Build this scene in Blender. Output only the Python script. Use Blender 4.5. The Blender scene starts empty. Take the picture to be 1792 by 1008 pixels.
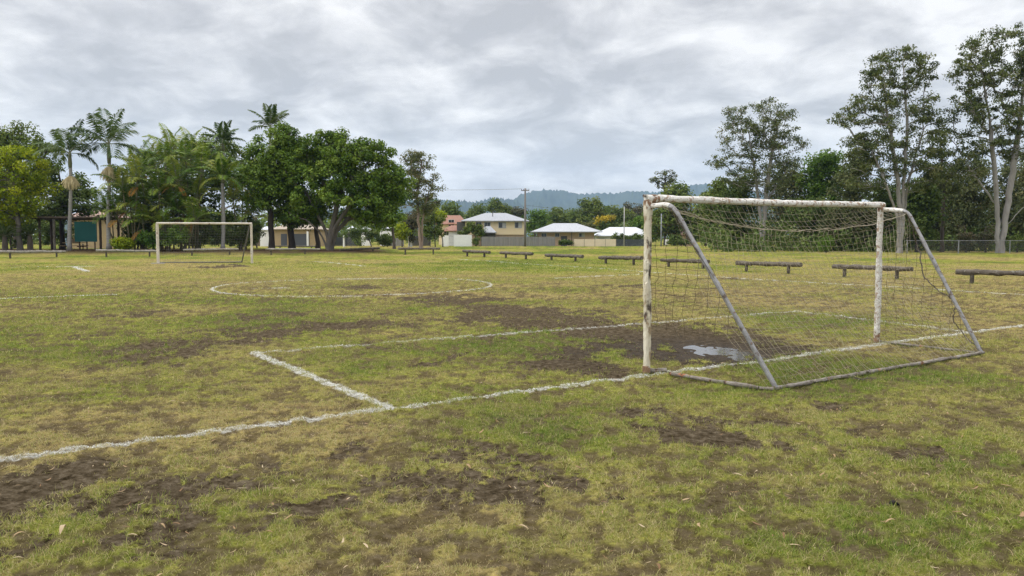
# Weathered soccer pitch with rusty goals, log rails, palms, gum trees and houses, under an overcast sky.
import bpy, math, random
import numpy as np

S = bpy.context.scene
COL = S.collection
H_CAM = 1.62                      # eye height
F = 1381.0                        # focal length, in units of a 1792 wide frame
PITCH = math.atan(87.0 / F)
CP, SP = math.cos(PITCH), math.sin(PITCH)
rng = np.random.default_rng(7)

# ---------------------------------------------------------------- measuring
def ray(px, py):
    u = (px - 896.0) / F; v = (504.0 - py) / F
    return u, CP + v * SP, v * CP - SP

def gp(px, py, z=0.0):
    """ground point seen at that place of the survey photograph"""
    x, y, zz = ray(px, py)
    t = (z - H_CAM) / zz
    return np.array([x * t, y * t, z])

def at(px, py, D):
    """point at forward distance D"""
    x, y, zz = ray(px, py)
    t = D / y
    return np.array([x * t, D, H_CAM + zz * t])

def mpp(D):
    return D / F

# ---------------------------------------------------------------- noise
def _h(ix, iy, seed):
    n = (ix.astype(np.int64) * 374761393 + iy.astype(np.int64) * 668265263 + seed * 974711) & 0x7fffffff
    n = ((n ^ (n >> 13)) * 1274126177) & 0x7fffffff
    n = ((n ^ (n >> 16)) * 69069 + 12345) & 0x7fffffff
    return ((n >> 8) & 0xffff) / 65535.0

def vnoise(x, y, seed=0):
    ix = np.floor(x); iy = np.floor(y)
    fx = x - ix; fy = y - iy
    fx = fx * fx * fx * (fx * (fx * 6 - 15) + 10); fy = fy * fy * fy * (fy * (fy * 6 - 15) + 10)
    a = _h(ix, iy, seed); b = _h(ix + 1, iy, seed); c = _h(ix, iy + 1, seed); d = _h(ix + 1, iy + 1, seed)
    return (a * (1 - fx) + b * fx) * (1 - fy) + (c * (1 - fx) + d * fx) * fy

def fbm(x, y, seed=0, octv=4):
    x = np.asarray(x, float); y = np.asarray(y, float)
    s = 0; a = 0.5; t = 0
    for i in range(octv):
        c, sn = math.cos(i * 1.1), math.sin(i * 1.1)
        s = s + a * vnoise(x * c - y * sn, x * sn + y * c, seed + i * 17)
        t += a; a *= 0.5; x = x * 2.03; y = y * 2.03
    return s / t

def sstep(a, b, x):
    t = np.clip((x - a) / (b - a), 0, 1)
    return t * t * (3 - 2 * t)

# ---------------------------------------------------------------- materials
def nodes_of(name):
    m = bpy.data.materials.new(name); m.use_nodes = True
    nt = m.node_tree; nt.nodes.clear()
    return m, nt, nt.nodes, nt.links

def N(ns, typ, **kw):
    n = ns.new(typ)
    for k, v in kw.items():
        if k in n.inputs.keys(): n.inputs[k].default_value = v
        else: setattr(n, k, v)
    return n

def ramp(ns, stops):
    r = ns.new('ShaderNodeValToRGB'); e = r.color_ramp.elements
    while len(e) < len(stops): e.new(0.5)
    for q, (p, c) in zip(e, stops):
        q.position = p; q.color = (c[0], c[1], c[2], 1) if len(c) == 3 else c
    return r

def mixc(ns, lk, fac, a, b, bt='MIX'):
    m = ns.new('ShaderNodeMix'); m.data_type = 'RGBA'; m.blend_type = bt
    for sock, v in ((m.inputs[0], fac), (m.inputs[6], a), (m.inputs[7], b)):
        if hasattr(v, 'is_output'): lk.new(v, sock)
        elif isinstance(v, (int, float)): sock.default_value = v
        else: sock.default_value = (v[0], v[1], v[2], 1)
    return m.outputs[2]

def mat(name, col, col2=None, scale=3.0, rough=0.75, spec=0.3, bump=0.0, bscale=20.0, metal=0.0, stretch=(1, 1, 1), spots=None):
    """noise mottled surface; spots = (colour, scale, threshold)"""
    m, nt, ns, lk = nodes_of(name)
    out = ns.new('ShaderNodeOutputMaterial'); p = ns.new('ShaderNodeBsdfPrincipled')
    lk.new(p.outputs[0], out.inputs[0])
    tc = ns.new('ShaderNodeTexCoord'); mp = ns.new('ShaderNodeMapping'); mp.inputs['Scale'].default_value = stretch
    lk.new(tc.outputs['Object'], mp.inputs[0])
    c = None
    if col2 is None: col2 = tuple(k * 0.78 for k in col)
    nz = N(ns, 'ShaderNodeTexNoise', Scale=scale, Detail=6.0, Roughness=0.65); lk.new(mp.outputs[0], nz.inputs['Vector'])
    r = ramp(ns, [(0.35, col), (0.68, col2)]); lk.new(nz.outputs['Fac'], r.inputs[0]); c = r.outputs[0]
    if spots:
        for k, (sc, ssc, th) in enumerate(spots):
            n2 = N(ns, 'ShaderNodeTexNoise', Scale=ssc, Detail=5.0, Roughness=0.6); lk.new(mp.outputs[0], n2.inputs['Vector'])
            r2 = ramp(ns, [(th, (0, 0, 0)), (th + 0.05, (1, 1, 1))]); lk.new(n2.outputs['Fac'], r2.inputs[0])
            c = mixc(ns, lk, r2.outputs[0], c, sc)
    lk.new(c, p.inputs['Base Color'])
    p.inputs['Roughness'].default_value = rough; p.inputs['Specular IOR Level'].default_value = spec
    p.inputs['Metallic'].default_value = metal
    if bump:
        b = N(ns, 'ShaderNodeBump', Strength=bump, Distance=0.02)
        n3 = N(ns, 'ShaderNodeTexNoise', Scale=bscale, Detail=5.0); lk.new(mp.outputs[0], n3.inputs['Vector'])
        lk.new(n3.outputs['Fac'], b.inputs['Height']); lk.new(b.outputs[0], p.inputs['Normal'])
    return m

def leaf_mat(name, stops, trans=0.28, rough=0.55, tcol=None):
    """leaf colour picked per leaf from the face attribute 'tint'"""
    m, nt, ns, lk = nodes_of(name)
    out = ns.new('ShaderNodeOutputMaterial'); p = ns.new('ShaderNodeBsdfPrincipled')
    a = ns.new('ShaderNodeAttribute'); a.attribute_name = 'tint'
    k = len(stops)
    r = ramp(ns, [(i / (k - 1), c) for i, c in enumerate(stops)]); lk.new(a.outputs['Fac'], r.inputs[0])
    lk.new(r.outputs[0], p.inputs['Base Color']); p.inputs['Roughness'].default_value = rough
    p.inputs['Specular IOR Level'].default_value = 0.12
    t = ns.new('ShaderNodeBsdfTranslucent')
    hsv = N(ns, 'ShaderNodeHueSaturation', Hue=0.485, Saturation=1.05, Value=1.25); lk.new(r.outputs[0], hsv.inputs['Color'])
    lk.new(hsv.outputs[0], t.inputs['Color'])
    mx = N(ns, 'ShaderNodeMixShader'); mx.inputs[0].default_value = trans
    lk.new(p.outputs[0], mx.inputs[1]); lk.new(t.outputs[0], mx.inputs[2]); lk.new(mx.outputs[0], out.inputs[0])
    return m

# ---------------------------------------------------------------- geometry
def cat(parts):
    """join [(V, F)] with faces of one size or mixed lists"""
    Vs, Fs, o = [], [], 0
    for V, Fc in parts:
        V = np.asarray(V, float).reshape(-1, 3)
        Vs.append(V); Fs.extend([tuple(int(i) + o for i in f) for f in Fc]); o += len(V)
    return np.vstack(Vs), Fs

def mesh_np(name, V, Fa, m=None, smooth=False, attrs=None):
    me = bpy.data.meshes.new(name)
    V = np.ascontiguousarray(V, dtype=np.float32)
    if isinstance(Fa, np.ndarray):
        n, k = Fa.shape
        me.vertices.add(len(V)); me.vertices.foreach_set('co', V.ravel())
        me.loops.add(n * k); me.loops.foreach_set('vertex_index', np.ascontiguousarray(Fa, dtype=np.int32).ravel())
        me.polygons.add(n); me.polygons.foreach_set('loop_start', np.arange(0, n * k, k, dtype=np.int32))
        me.update(calc_edges=True); me.validate()
    else:
        me.from_pydata([tuple(map(float, v)) for v in V], [], [tuple(map(int, f)) for f in Fa]); me.update()
    if attrs:
        for an, (dom, arr) in attrs.items():
            at_ = me.attributes.new(an, 'FLOAT', dom); at_.data.foreach_set('value', np.ascontiguousarray(arr, dtype=np.float32))
    if smooth: me.polygons.foreach_set('use_smooth', np.ones(len(me.polygons), dtype=bool))
    if m: me.materials.append(m)
    return me

def tag(o, label=None, category=None, group=None, kind=None):
    if label: o['label'] = label
    if category: o['category'] = category
    if group: o['group'] = group
    if kind: o['kind'] = kind
    return o

class Thing:
    """an Empty at the thing's base; parts are meshes given in world coordinates"""
    def __init__(s, name, base, label, category, group=None):
        s.base = np.asarray(base, float)
        s.o = bpy.data.objects.new(name, None); COL.objects.link(s.o); s.o.location = s.base; s.o.empty_display_size = 0.3
        tag(s.o, label, category, group)
    def part(s, name, V, Fc, m, smooth=False, attrs=None, parent=None, label=None):
        me = mesh_np(name, np.asarray(V, float) - s.base, Fc, m, smooth, attrs)
        o = bpy.data.objects.new(name, me); COL.objects.link(o); o.parent = parent or s.o
        if label: o['label'] = label
        return o

def single(name, base, V, Fc, m, label=None, category=None, group=None, kind=None, smooth=False, attrs=None):
    base = np.asarray(base, float)
    o = bpy.data.objects.new(name, mesh_np(name, np.asarray(V, float) - base, Fc, m, smooth, attrs)); COL.objects.link(o)
    o.location = base
    return tag(o, label, category, group, kind)

def copy_thing(root, loc, rotz=0.0, scale=1.0, label=None, name=None):
    r = root.copy(); COL.objects.link(r); r.location = loc; r.rotation_euler = (0, 0, rotz); r.scale = (scale,) * 3
    if label: r['label'] = label
    for ch in list(root.children):
        c = ch.copy(); COL.objects.link(c); c.parent = r
        for g in list(ch.children):
            d = g.copy(); COL.objects.link(d); d.parent = c
    return r

def tube(pts, rad, n=8, cap=True, wob=0.0, seed=0):
    P = np.asarray(pts, float); k = len(P)
    R = np.full(k, rad, float) if np.isscalar(rad) else np.asarray(rad, float)
    T = np.gradient(P, axis=0); T /= np.linalg.norm(T, axis=1, keepdims=True) + 1e-9
    ref = np.array([0.0, 0, 1]) if abs(T[0][2]) < 0.9 else np.array([1.0, 0, 0])
    u = np.cross(ref, T[0]); u /= np.linalg.norm(u)
    V = np.zeros((k, n, 3)); ang = np.arange(n) * 2 * math.pi / n
    rg = np.random.default_rng(seed)
    for i in range(k):
        u = u - T[i] * np.dot(u, T[i]); u /= np.linalg.norm(u) + 1e-9
        v = np.cross(T[i], u)
        w = 1 + (rg.normal(0, wob, n) if wob else 0)
        V[i] = P[i] + (np.cos(ang) * R[i] * w)[:, None] * u + (np.sin(ang) * R[i] * w)[:, None] * v
    Fc = []
    for i in range(k - 1):
        for j in range(n):
            a = i * n + j; b = i * n + (j + 1) % n
            Fc.append((a, b, b + n, a + n))
    if cap:
        Fc.append(tuple(range(n - 1, -1, -1))); Fc.append(tuple((k - 1) * n + j for j in range(n)))
    return V.reshape(-1, 3), Fc

def box(c, s, rz=0.0):
    c = np.asarray(c, float); hx, hy, hz = s[0] / 2, s[1] / 2, s[2] / 2
    V = np.array([(x, y, z) for z in (-hz, hz) for x, y in ((-hx, -hy), (hx, -hy), (hx, hy), (-hx, hy))])
    ca, sa = math.cos(rz), math.sin(rz)
    V = np.stack([V[:, 0] * ca - V[:, 1] * sa, V[:, 0] * sa + V[:, 1] * ca, V[:, 2]], 1) + c
    return V, [(3, 2, 1, 0), (4, 5, 6, 7), (0, 1, 5, 4), (1, 2, 6, 5), (2, 3, 7, 6), (3, 0, 4, 7)]

def lerp(a, b, t): return np.asarray(a) * (1 - t) + np.asarray(b) * t
# ================================================================ ground
# worn patches, in metres on the field: (centre, half width, half depth, strength)
MUD = []
def mud(px, py, rx, ry, s):
    c = gp(px, py); y0 = gp(px, py + ry)[1]; y1 = gp(px, max(py - ry, 424))[1]
    MUD.append((c[0], (y0 + y1) / 2, rx * c[1] / F, (y1 - y0) / 2, s))
for a in [(1215, 603, 215, 38, 1.5), (1110, 592, 130, 26, 1.3), (990, 638, 110, 22, 1.0), (1330, 607, 120, 28, 1.05), (1040, 612, 130, 22, .9), (930, 556, 190, 20, .9), (1150, 570, 140, 14, .75),
          (790, 527, 95, 10, 1.05), (890, 545, 120, 14, 1.3), (990, 562, 130, 16, 1.25), (1085, 578, 100, 17, 1.2),
          (540, 572, 90, 12, 1.15), (640, 566, 65, 9, 1.1), (415, 585, 130, 15, .95), (300, 610, 120, 16, .9), (470, 555, 130, 10, .7), (260, 630, 90, 11, .8), (350, 600, 160, 20, .5), (700, 600, 160, 20, .35), (150, 590, 150, 20, .35), (880, 600, 110, 20, .45),
          (225, 553, 50, 12, .7), (80, 560, 70, 8, .45), (625, 503, 48, 6, .95), (385, 466, 50, 3.2, 1.0), (870, 527, 50, 4, .7), (1095, 500, 60, 4, .75),
          (1290, 487, 60, 3, .45), (700, 548, 60, 5, .5), (790, 620, 32, 12, .8), (690, 570, 40, 6, .5), (590, 613, 60, 7, .4),
          (50, 868, 160, 50, 1.25), (240, 850, 240, 66, .82), (430, 812, 190, 38, .78), (120, 915, 240, 55, .66), (900, 848, 250, 50, .72), (1240, 745, 130, 30, 1.4),
          (1180, 752, 60, 16, .6), (560, 925, 190, 45, .7), (1010, 880, 160, 34, .6), (1420, 740, 140, 24, .6), (330, 900, 170, 46, .75), (620, 800, 160, 28, .6), (60, 960, 130, 36, .7), (700, 905, 150, 32, .65), (1500, 770, 160, 20, .4), (350, 960, 160, 40, .5), (800, 780, 200, 24, .35)]:
    mud(*a)
PUD_C = gp(1268, 614); 

MOUND_X1 = -11.0
def mound(x, y):
    return 0.35 * sstep(75, 83, y) * (1 - sstep(100, 116, y)) * (1 - sstep(MOUND_X1 - 8, MOUND_X1, x))

def mudmask(x, y):
    wx = x + (fbm(x * .9, y * .9, 31, 3) - .5) * 1.3 + (fbm(x * 4, y * 4, 36, 2) - .5) * .25
    wy = y + (fbm(x * .9 + 50, y * .9, 33, 3) - .5) * 1.8
    m = np.zeros_like(x)
    for cx, cy, a, b, s in MUD:
        d = np.sqrt(((wx - cx) / a) ** 2 + ((wy - cy) / b) ** 2)
        m = np.maximum(m, s * (1 - sstep(0.35, 1.25, d)))
    n = fbm(x * 2.2, y * 1.6, 41, 4)                    # torn into clumps by tufts that survive
    n2 = fbm(x * 7, y * 6, 45, 3)
    n3 = fbm(x * 21, y * 17, 47, 2)
    v = m * 1.0 + (n - .5) * 2.1 + (n2 - .5) * 1.7 + (n3 - .5) * 1.0 - .15
    return np.clip(np.clip(.10 + v * 1.05, 0, 1) * sstep(0.03, 0.3, m), 0, 1)

GREENS = []
for px, py, rx, ry, s in [(1640, 930, 260, 80, .42), (1440, 985, 220, 60, .38), (1500, 652, 220, 30, .42), (1300, 690, 170, 26, .35), (1660, 800, 160, 40, .25), (640, 650, 80, 18, .4), (230, 685, 130, 24, .3), (1000, 560, 120, 8, .2), (1150, 900, 200, 40, .15), (950, 960, 260, 40, .25), (820, 690, 200, 22, .18), (1450, 560, 150, 16, .3),
                          (200, 500, 320, 14, -.3), (700, 520, 260, 12, -.12), (1650, 690, 160, 30, -.15), (560, 760, 200, 30, -.12), (350, 540, 150, 14, -.25), (1300, 450, 600, 9, -.2), (850, 445, 300, 5, .25), (1000, 478, 300, 6, .2), (60, 470, 200, 7, .2)]:
    c = gp(px, py); y0 = gp(px, py + ry)[1]; y1 = gp(px, max(py - ry, 424))[1]
    GREENS.append((c[0], (y0 + y1) / 2, rx * c[1] / F, (y1 - y0) / 2, s))
def greenness(x, y):
    g = .43 + .14 * sstep(30, 46, y) + (fbm(x * .11, y * .09, 71, 4) - .5) * 1.5 + (fbm(x * .55, y * .45, 73, 4) - .5) * 1.3
    for cx, cy, a, b, s in GREENS: g = g + s * (1 - sstep(.3, 1.3, np.sqrt(((x - cx) / a) ** 2 + ((y - cy) / b) ** 2)))
    return np.clip(g * (1 - .35 * sstep(20, 30, y) * (1 - sstep(36, 46, y))), 0, 1)

def scuff(x, y):                                        # small bare scars all over
    n = fbm(x * 1.3, y * 1.0, 61, 4)
    n2 = fbm(x * 6, y * 5, 63, 3)
    return sstep(.53, .66, n * .55 + n2 * .47)

def tufts(x, y):                                         # where the turf stands in clumps
    return .80 * fbm(x * 8.5, y * 8.0, 91, 3) + .20 * fbm(x * 1.9, y * 1.9, 95, 3)

def ground_z(x, y, m=None):
    x = np.asarray(x, float); y = np.asarray(y, float)
    if m is None: m = mudmask(x, y)
    r = np.hypot(x, y); near = 1 - sstep(30, 60, r)
    z = mound(x, y) + (fbm(x * .12, y * .12, 5, 3) - .5) * .10 * sstep(12, 20, r) * (1 - sstep(60, 90, r))
    z = z + near * ((fbm(x * 3.1, y * 3.1, 7, 4) - .5) * .022 + (fbm(x * 14, y * 14, 9, 3) - .5) * .016)
    z = z + (1 - sstep(14, 26, r)) * (1 - m) * (sstep(.36, .62, tufts(x, y)) - .5) * .021
    z = z + near * m * (-.012 + (fbm(x * 6.5, y * 6.5, 13, 4) - .5) * .05)
    dx = (x - PUD_C[0]) / .95; dy = (y - PUD_C[1]) / 1.5
    q = np.sqrt((dx + dy * .25) ** 2 + dy ** 2)
    pf = 1 - sstep(.25, 1.0, q); z = z * (1 - .42 * pf) - .020 * (1 - sstep(.2, 1.3, q)) - .012 * pf
    return z

def on_line(x, y):
    k = np.zeros(len(x))
    for pts, w, keep in LINES:
        for a, b in zip(pts[:-1], pts[1:]):
            d = b - a; L2 = d @ d
            t = np.clip(((x - a[0]) * d[0] + (y - a[1]) * d[1]) / L2, 0, 1)
            dist = np.hypot(x - a[0] - t * d[0], y - a[1] - t * d[1])
            k = np.maximum(k, np.where(dist < w / 2, keep, 0))
    return k

def g2(px, py): return gp(px, py)[:2]
circle_c = np.array([(g2(362, 505)[0] + g2(860, 500)[0]) / 2, (g2(611, 519.5)[1] + g2(611, 487)[1]) / 2])
circle_r = np.array([(g2(860, 500)[0] - g2(362, 505)[0]) / 2, (g2(611, 487)[1] - g2(611, 519.5)[1]) / 2])
LINES = [
    ([g2(-80, 815.5), g2(1860, 561)], .125, .78),                      # goal line
    ([g2(683, 714), g2(445, 618)], .135, .95),                        # goal area
    ([g2(445, 618), g2(1110, 566), g2(1400, 546)], .10, .68),
    ([g2(1390, 546), g2(1702, 582)], .10, .62),
    ([g2(800, 454), g2(1160, 477), g2(1470, 497), g2(1860, 521)], .14, .58),        # touch line
    ([g2(-60, 524.5), g2(205, 516)], .17, .92), ([g2(440, 506), g2(560, 502.5)], .12, .45), ([g2(965, 488), g2(1125, 479.5)], .16, .6),
    ([circle_c + circle_r * np.array([math.cos(t), math.sin(t)]) for t in np.linspace(0, 2 * math.pi, 49)], .13, .62),
    ([g2(130, 467), g2(153, 475)], .3, .9), ([g2(20, 468.5), g2(190, 465.5)], .18, .4),
    ([g2(548, 458), g2(590, 461), g2(640, 466)], .2, .6),
]


def build_ground():
    az_f = np.radians(np.linspace(-44, 44, 980))
    az_c = np.radians(np.concatenate([np.linspace(44, 316, 70)[1:-1]]))
    az = np.concatenate([az_f, az_c]); na = len(az)
    r = [0.02, 0.4, 1.0, 1.7, 2.4, 2.9]
    while r[-1] < 120:
        q = r[-1]; r.append(q + max(.008, .00062 * q * q) if q < 60 else q + 2.2 + (q - 60) * .05)
    while r[-1] < 5900: r.append(r[-1] * 1.16)
    r[-1] = 5900.0
    r = np.array(r); nr = len(r)
    A, R = np.meshgrid(az, r); X = R * np.sin(A); Y = R * np.cos(A)
    x, y = X.ravel(), Y.ravel()
    m = mudmask(x, y)
    z = ground_z(x, y, m)
    V = np.stack([x, y, z], 1)
    i, j = np.meshgrid(np.arange(nr - 1), np.arange(na), indexing='ij')
    a = i * na + j; b = i * na + (j + 1) % na
    Q = np.stack([a, b, b + na, a + na], -1).reshape(-1, 4)
    g = greenness(x, y)
    ch = np.zeros_like(x); w_ = (y > 1) & (y < 70) & (np.abs(x) < 45); ch[w_] = on_line(x[w_], y[w_])
    sc = scuff(x, y) * (1 - m)
    gap = (1 - sstep(.41, .55, tufts(x, y))) * (1 - .8 * sstep(22, 40, y)); worn = 1 - .85 * sstep(24, 42, y)
    mul = sstep(.05, .22, mound(x, y)) * (1 - sstep(92, 100, y)) * sstep(.30, .5, fbm(x * .3, y * .3, 81, 3) + .1)
    mul = np.clip(mul, 0, 1)
    wet = 1 - sstep(.4, 1.9, np.sqrt(((x - PUD_C[0] + .4) / 1.7) ** 2 + ((y - PUD_C[1]) / 1.4) ** 2))
    me = mesh_np("ground", V, Q, M_GROUND, True, {k: ('POINT', v) for k, v in dict(mud=m, green=g, scuff=sc, mulch=mul, wet=wet, gap=gap, chalk=ch, worn=worn).items()})
    o = bpy.data.objects.new('ground', me); COL.objects.link(o)
    tag(o, kind='structure')
    return o

def ground_material():
    m, nt, ns, lk = nodes_of('worn_turf')
    out = ns.new('ShaderNodeOutputMaterial'); p = ns.new('ShaderNodeBsdfPrincipled'); lk.new(p.outputs[0], out.inputs[0])
    def attr(n):
        a = ns.new('ShaderNodeAttribute'); a.attribute_name = n; return a.outputs['Fac']
    tc = ns.new('ShaderNodeTexCoord')
    def noise(sc, det=5.0, ro=.6, st=None):
        n = N(ns, 'ShaderNodeTexNoise', Scale=sc, Detail=det, Roughness=ro)
        if st:
            mp = ns.new('ShaderNodeMapping'); mp.inputs['Scale'].default_value = st; lk.new(tc.outputs['Object'], mp.inputs[0]); lk.new(mp.outputs[0], n.inputs['Vector'])
        else: lk.new(tc.outputs['Object'], n.inputs['Vector'])
        return n.outputs['Fac']
    g = attr('green')
    # turf: straw to green by the big patches, broken by middle and fine noise
    def math_(op, a, b=None, clamp=False):
        n = ns.new('ShaderNodeMath'); n.operation = op; n.use_clamp = clamp
        for s_, v in zip(n.inputs, (a, b)):
            if v is None: continue
            if hasattr(v, 'is_output'): lk.new(v, s_)
            else: s_.default_value = v
        return n.outputs[0]
    mid = math_('MULTIPLY', math_('SUBTRACT', noise(2.2), .5), 1.3)
    gg = math_('ADD', g, mid, True)
    turf = ramp(ns, [(0.0, TURF[0]), (.45, TURF[1]), (.75, TURF[2]), (1, TURF[3])]); lk.new(gg, turf.inputs[0])
    fine = ramp(ns, [(.38, (.22, .19, .16)), (.47, (.80, .79, .75)), (.60, (1.45, 1.42, 1.3))]); lk.new(noise(17, 8, .8), fine.inputs[0])
    c = mixc(ns, lk, 1.0, turf.outputs[0], fine.outputs[0], 'MULTIPLY')
    # thatch and scars
    th = ramp(ns, [(.48, (0, 0, 0)), (.62, (1, 1, 1))]); lk.new(noise(6.5, 6, .7), th.inputs[0])
    c = mixc(ns, lk, math_('MULTIPLY', math_('MULTIPLY', th.outputs[0], .5), attr('worn')), c, THATCH)
    # bigger brown flecks, drawn out a little sideways, for the middle distance
    fl = ramp(ns, [(.515, (0, 0, 0)), (.60, (1, 1, 1))]); lk.new(noise(2.6, 9, .80, (.9, 1, 1)), fl.inputs[0])
    c = mixc(ns, lk, math_('MULTIPLY', math_('MULTIPLY', fl.outputs[0], .66), attr('worn')), c, (.075, .056, .032))
    soil = ramp(ns, [(.36, SOIL[0]), (.5, SOIL[1]), (.66, SOIL[2])]); lk.new(noise(13, 9, .78), soil.inputs[0])
    c = mixc(ns, lk, math_('MULTIPLY', attr('gap'), .85), c, mixc(ns, lk, .3, soil.outputs[0], (.12, .088, .042)))
    c = mixc(ns, lk, math_('MULTIPLY', attr('scuff'), .42), c, soil.outputs[0])
    wetsoil = mixc(ns, lk, 1.0, soil.outputs[0], (.50, .45, .40), 'MULTIPLY')
    soil2 = mixc(ns, lk, attr('wet'), soil.outputs[0], wetsoil)
    mu = math_('ADD', attr('mud'), math_('MULTIPLY', math_('SUBTRACT', noise(24, 7, .78), .5), 2.1))
    mr = ramp(ns, [(.30, (0, 0, 0)), (.62, (1, 1, 1))]); lk.new(mu, mr.inputs[0])
    mfac = math_('MULTIPLY', mr.outputs[0], math_('MULTIPLY', attr('mud'), 6.0, True))
    c = mixc(ns, lk, math_('MINIMUM', mfac, 1.0), c, soil2)
    cn = ramp(ns, [(.40, (0, 0, 0)), (.56, (1, 1, 1))]); lk.new(noise(16, 6, .75), cn.inputs[0])
    c = mixc(ns, lk, math_('MULTIPLY', math_('MULTIPLY', attr('chalk'), cn.outputs[0]), .75), c, (.62, .62, .56))
    mc = ramp(ns, [(.3, (.05, .034, .022)), (.7, (.10, .068, .045))]); lk.new(noise(3, 6, .7), mc.inputs[0])
    c = mixc(ns, lk, attr('mulch'), c, mc.outputs[0])
    lk.new(c, p.inputs['Base Color'])
    ro = math_('SUBTRACT', .95, math_('MULTIPLY', math_('MULTIPLY', attr('wet'), attr('mud')), .35)); lk.new(ro, p.inputs['Roughness'])
    lk.new(math_('MULTIPLY', math_('MULTIPLY', attr('wet'), attr('mud')), .08), p.inputs['Specular IOR Level'])
    b = N(ns, 'ShaderNodeBump', Strength=.9, Distance=.03); lk.new(noise(38, 6, .75), b.inputs['Height']); lk.new(b.outputs[0], p.inputs['Normal'])
    return m

TURF = [(.285, .232, .095), (.236, .232, .060), (.176, .204, .038), (.105, .150, .028)]
THATCH = (.20, .155, .085)
SOIL = [(.022, .016, .008), (.080, .062, .039), (.168, .137, .095)]
M_GROUND = ground_material()
build_ground()

# ---------------------------------------------------------------- grass blades (uncountable: one object)
M_GRASS = leaf_mat('grass_blade', [(.45, .37, .20), (.345, .328, .13), (.255, .28, .066), (.175, .225, .040), (.095, .165, .028)], trans=.3, rough=.6)

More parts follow.
